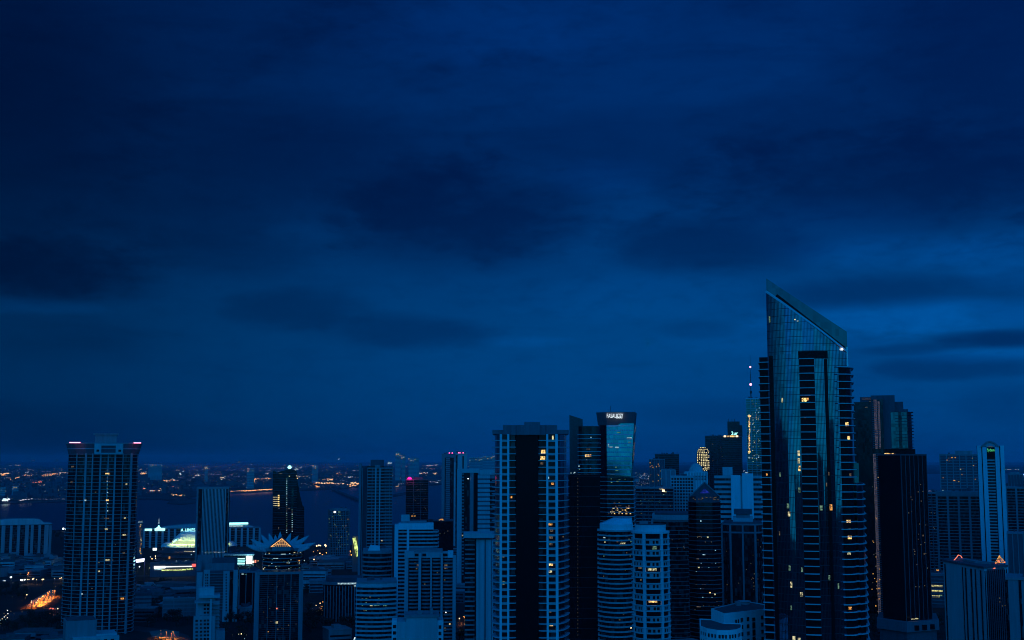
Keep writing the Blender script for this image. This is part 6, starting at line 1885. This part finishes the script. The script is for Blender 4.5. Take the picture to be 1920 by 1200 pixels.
streak(802, 903, 822, 904, 18, ['town_white', 'town_dim'], .4, .7, .8)
streak(745, 895, 756, 896, 12, ['town_orange', 'town_warm'], .4, .7, 1.4)
streak(742, 912, 748, 911, 6, ['town_warm'], .4, .7, .6)
streak(880, 866, 900, 860, 14, ['town_white', 'town_teal'], .4, .8, 3)
streak(905, 858, 928, 856, 16, ['town_white', 'town_warm'], .4, .8, 1)
streak(905, 875, 922, 873, 16, ['town_white', 'town_warm'], .4, .7, .8)
streak(634.5, 861, 637, 860.5, 3, ['town_white'], .6, .8, .4, 1)
streak(445, 866.5, 450, 866, 4, ['town_warm'], .4, .6, .4)
streak(383, 874, 389, 873.6, 4, ['town_warm'], .4, .6, .4)
streak(470, 871, 473, 870.5, 4, ['town_white'], .5, .7, .3)
streak(270, 870.6, 304, 870.4, 14, ['town_dim'], .3, .45, .3, 2.4)
streak(58, 863, 72, 863, 4, ['town_dim'], .35, .5, .3)
streak(105, 862, 108, 863, 3, ['town_dim'], .35, .5, .3)
# towards the sea on the right
for _ in range(240):
    px, y = random.uniform(1186, 1250), 886 + 34 * random.random()
    far_light(px, y, random.choices(['town_white', 'town_dim', 'town_warm'], (2, 8, 2))[0], random.uniform(.25, .5), 1.2)
streak(1193, 886, 1196, 886, 3, ['town_white'], .8, 1.0, .3, 1)
streak(1206, 896, 1209, 896, 3, ['town_white'], .7, 1.0, .3, 1)
streak(1388, 884, 1398, 883, 8, ['town_white', 'town_dim'], .5, .8, 1.5, 1)
streak(1884, 880.5, 1912, 880.5, 10, ['town_white', 'town_dim'], .4, .6, .3, 1.6)
streak(1908, 889.5, 1922, 889.5, 8, ['town_white'], .7, 1.0, .4, 1.6)
streak(1738, 921, 1768, 921, 8, ['town_dim', 'town_white'], .4, .6, .5, 1.2)
for k, b in CL.items():
    b.build('city_lights', k, None, kind='stuff')

# ================================================================== HAZE
hz = MB(); hz.box(-32000, 32000, -700, 32000, -3.0, 262.0)
hm = bpy.data.materials.new('haze_air'); hm.use_nodes = True
N, L = hm.node_tree.nodes, hm.node_tree.links
for n_ in list(N): N.remove(n_)
out = N.new('ShaderNodeOutputMaterial'); pv = N.new('ShaderNodeVolumePrincipled')
pv.inputs['Color'].default_value = (.62, .78, 1.0, 1); pv.inputs['Density'].default_value = HAZE if 'HAZE' in globals() else 2.2e-5
pv.inputs['Anisotropy'].default_value = .1
L.new(pv.outputs['Volume'], out.inputs['Volume'])
MATS['haze_air'] = hm
hz.build('haze', 'haze_air', None, kind='stuff')

# ================================================================== SKY
W = bpy.data.worlds.new('World'); SC.world = W; W.use_nodes = True
nt = W.node_tree; N, L = nt.nodes, nt.links
for n_ in list(N): N.remove(n_)
out = N.new('ShaderNodeOutputWorld'); bg = N.new('ShaderNodeBackground'); L.new(bg.outputs[0], out.inputs['Surface'])
tc = N.new('ShaderNodeTexCoord')
sep = N.new('ShaderNodeSeparateXYZ'); L.new(tc.outputs['Generated'], sep.inputs[0])


def V(x):
    if isinstance(x, (int, float)):
        n = N.new('ShaderNodeValue'); n.outputs[0].default_value = x; return n.outputs[0]
    return x


def mth(op, a, b=None, c=None, clamp=False):
    n = N.new('ShaderNodeMath'); n.operation = op; n.use_clamp = clamp
    for i, q in enumerate((a, b, c)):
        if q is None: continue
        if isinstance(q, (int, float)): n.inputs[i].default_value = q
        else: L.new(q, n.inputs[i])
    return n.outputs[0]


def smooth(x, a, b, lo=0.0, hi=1.0):
    n = N.new('ShaderNodeMapRange'); n.interpolation_type = 'SMOOTHSTEP'
    n.inputs['From Min'].default_value = a; n.inputs['From Max'].default_value = b
    n.inputs['To Min'].default_value = lo; n.inputs['To Max'].default_value = hi
    L.new(x, n.inputs['Value']); return n.outputs['Result']


def mixc(f, a, b, mode='MIX'):
    n = N.new('ShaderNodeMix'); n.data_type = 'RGBA'; n.blend_type = mode
    if isinstance(f, (int, float)): n.inputs['Factor'].default_value = f
    else: L.new(f, n.inputs['Factor'])
    for k, q in (('A', a), ('B', b)):
        s = [i for i in n.inputs if i.name == k and i.type == 'RGBA'][0]
        if isinstance(q, tuple): s.default_value = q + (1,)
        else: L.new(q, s)
    return [o for o in n.outputs if o.type == 'RGBA'][0]


def noise(vec, scale, detail=4, rough=.55, dist=0.0):
    n = N.new('ShaderNodeTexNoise'); n.inputs['Scale'].default_value = scale; n.inputs['Detail'].default_value = detail
    n.inputs['Roughness'].default_value = rough; n.inputs['Distortion'].default_value = dist
    L.new(vec, n.inputs['Vector']); return n.outputs['Fac']


az = mth('MULTIPLY', mth('ARCTAN2', sep.outputs[0], sep.outputs[1]), 180 / pi)     # degrees, 0 ahead, + right
el = mth('MULTIPLY', mth('ARCSINE', sep.outputs[2]), 180 / pi)
comb = N.new('ShaderNodeCombineXYZ')
L.new(mth('MULTIPLY', az, .05), comb.inputs[0]); L.new(mth('MULTIPLY', el, .13), comb.inputs[1])
pvec = comb.outputs[0]
n1 = noise(pvec, 1.6, 5, .6, .4)
n2 = noise(pvec, 4.5, 5, .6, .3)
comb2 = N.new('ShaderNodeCombineXYZ')
L.new(mth('MULTIPLY', az, .06), comb2.inputs[0]); L.new(mth('MULTIPLY', el, .42), comb2.inputs[1])
n4 = noise(pvec, 13.0, 6, .62, .25)
n3 = noise(comb2.outputs[0], 1.5, 5, .6, .5)
# clear sky: brightest low down, dimmer upwards
ramp = N.new('ShaderNodeValToRGB')
cr = ramp.color_ramp; cr.interpolation = 'B_SPLINE'
stops = SKYSTOPS if 'SKYSTOPS' in globals() else [(0.0, (0, .036, .155)), (.06, (0, .050, .195)), (.16, (0, .060, .215)), (.28, (0, .048, .185)), (.45, (0, .030, .145)), (.70, (0, .022, .125)), (1.0, (0, .022, .12))]
while len(cr.elements) < len(stops): cr.elements.new(.5)
for e, (p, c) in zip(cr.elements, stops): e.position = p; e.color = c + (1,)
L.new(mth('DIVIDE', el, 30.0, clamp=True), ramp.inputs[0])
sky = ramp.outputs[0]
# darker to the left, brightest to the right of the middle
lr = smooth(az, -27, 6, .42, 1.0)
rr = smooth(mth('ADD', az, mth('MULTIPLY', el, .0)), 14, 30, 1.0, 1.12)
sky = mixc(1.0, sky, (1.0, .97, 1.05), 'MULTIPLY')
gain = mth('MULTIPLY', lr, rr)
gv = N.new('ShaderNodeVectorMath'); gv.operation = 'SCALE'; L.new(sky, gv.inputs[0]); L.new(gain, gv.inputs['Scale'])
sky = gv.outputs[0]
# cloud banks, each a soft patch in the sky with ragged edges
SKYC = [  # (px, py, rx, ry, strength) in the measured view, turned into directions
    (860, 400, 270, 105, 1.0), (580, 300, 360, 110, .6), (80, 505, 190, 60, 1.0), (20, 250, 260, 240, .65), (330, 400, 200, 60, .45), (1350, 455, 220, 55, .75), (1700, 330, 420, 110, .95), (1880, 130, 300, 230, .8),
    (1180, 270, 300, 70, .45), (760, 622, 190, 34, .62), (560, 580, 130, 40, .55), (1640, 548, 190, 30, .6), (1870, 636, 110, 17, .9), (1300, 620, 70, 18, .3), (1790, 690, 150, 22, .6), (1700, 655, 90, 10, .4), (1900, 560, 90, 50, .35),
    (1350, 770, 160, 26, .3), (140, 640, 160, 50, .25), (100, 800, 240, 50, .3), (430, 470, 160, 50, .4), (1880, 760, 90, 40, .3), (1500, 230, 200, 60, .4)]
acc = None
wob = mth('MULTIPLY', mth('SUBTRACT', n1, .5), 2.1)
wob2 = mth('ADD', mth('MULTIPLY', mth('SUBTRACT', n2, .5), 1.7), mth('MULTIPLY', mth('SUBTRACT', n4, .5), 1.3))
for px, py, rx, ry, st in SKYC:
    X, Z = P(px, py, 1.0); Z -= H
    a0 = math.degrees(atan2(X, 1.0)); e0 = math.degrees(atan2(Z, sqrt(1 + X * X)))
    ra, re = math.degrees(rx / F), math.degrees(ry / F)
    dx = mth('DIVIDE', mth('SUBTRACT', az, a0), ra); dy = mth('DIVIDE', mth('SUBTRACT', el, e0), re)
    d2 = mth('ADD', mth('ADD', mth('MULTIPLY', dx, dx), mth('MULTIPLY', dy, dy)), mth('ADD', wob, wob2))
    msk = smooth(d2, 1.5, -.1, 0.0, st * .9)
    acc = msk if acc is None else mth('SUBTRACT', 1.0, mth('MULTIPLY', mth('SUBTRACT', 1.0, acc), mth('SUBTRACT', 1.0, msk)))
front = smooth(sep.outputs[1], .2, .6)
streaks = mth('ADD', mth('MULTIPLY', smooth(n3, .5, .72), .22), mth('MULTIPLY', smooth(n4, .45, .7), .12))
mott = mth('MULTIPLY', mth('MULTIPLY', smooth(n1, .42, .62), smooth(n2, .35, .65, .4, 1.0)), mth('MULTIPLY', smooth(el, 5, 11), .42))
streaks = mth('ADD', streaks, mott)
allc = mth('MULTIPLY', mth('ADD', acc, mth('MULTIPLY', mth('SUBTRACT', 1.0, acc), streaks)), front, clamp=True)
SKYB = [(1740, 592, 270, 34, .55), (1560, 425, 190, 60, .24), (1850, 665, 130, 16, .35), (1600, 640, 120, 14, .2), (1890, 520, 70, 30, .2), (1700, 470, 220, 34, .22), (50, 574, 150, 16, .28), (1200, 560, 260, 46, .14), (985, 640, 90, 12, .2), (1860, 470, 120, 40, .2), (1420, 640, 240, 30, .14), (880, 60, 330, 70, .22), (1120, 330, 120, 40, .2)]
bacc = None
for px, py, rx, ry, st in SKYB:
    X, Z = P(px, py, 1.0); Z -= H
    a0 = math.degrees(atan2(X, 1.0)); e0 = math.degrees(atan2(Z, sqrt(1 + X * X)))
    dx = mth('DIVIDE', mth('SUBTRACT', az, a0), math.degrees(rx / F)); dy = mth('DIVIDE', mth('SUBTRACT', el, e0), math.degrees(ry / F))
    d2 = mth('ADD', mth('ADD', mth('MULTIPLY', dx, dx), mth('MULTIPLY', dy, dy)), mth('ADD', wob2, mth('MULTIPLY', wob, .5)))
    msk = smooth(d2, 1.4, -.2, 0.0, st)
    bacc = msk if bacc is None else mth('ADD', bacc, msk)
bright = N.new('ShaderNodeVectorMath'); bright.operation = 'SCALE'
L.new(sky, bright.inputs[0]); L.new(mth('ADD', 1.0, mth('MULTIPLY', bacc, front)), bright.inputs['Scale'])
sky = bright.outputs[0]
tint = mixc(allc, (1.0, 1.0, 1.0), (1.0, .33, .43))
sky = mixc(1.0, sky, tint, 'MULTIPLY')
# afterglow in the west, behind the viewpoint
back = smooth(sep.outputs[1], .25, -.75)
ramp2 = N.new('ShaderNodeValToRGB')
cr = ramp2.color_ramp
stops = BACKSTOPS if 'BACKSTOPS' in globals() else [(0.0, (.0, .29, .50)), (.05, (.0, .27, .58)), (.13, (.0, .22, .80)), (.35, (.0, .22, .98)), (.7, (.0, .14, .72)), (1.0, (.0, .06, .34))]
while len(cr.elements) < len(stops): cr.elements.new(.5)
for e, (p, c) in zip(cr.elements, stops): e.position = p; e.color = c + (1,)
L.new(mth('DIVIDE', el, 90.0, clamp=True), ramp2.inputs[0])
final = mixc(back, sky, ramp2.outputs[0])
up = smooth(el, 30, 75)
final = mixc(mth('MULTIPLY', up, mth('SUBTRACT', 1.0, back)), final, (0.0, .05, .19))
L.new(final, bg.inputs['Color']); bg.inputs['Strength'].default_value = 1.0

# ================================================================== CAMERA
cam = bpy.data.cameras.new('camera')
cam.sensor_width = 36.0
cam.lens = 36.0 * F / 1920.0
cam.clip_start = 1.0
cam.clip_end = 200000.0
co = bpy.data.objects.new('camera', cam); COL.objects.link(co)
co.location = (0, 0, H); co.rotation_euler = (pi / 2 + PITCH, 0, 0)
SC.camera = co
SC.view_settings.view_transform = 'Standard'
SC.view_settings.look = 'None'
SC.view_settings.exposure = 0.0
SC.view_settings.gamma = 1.0
SC.cycles.use_denoising = True
SC.cycles.denoising_prefilter = 'ACCURATE'
SC.cycles.filter_width = 0.95
SC.cycles.max_bounces = 6
SC.cycles.diffuse_bounces = 2
SC.cycles.glossy_bounces = 3
SC.cycles.volume_bounces = 1
SC.cycles.sample_clamp_indirect = 4.0
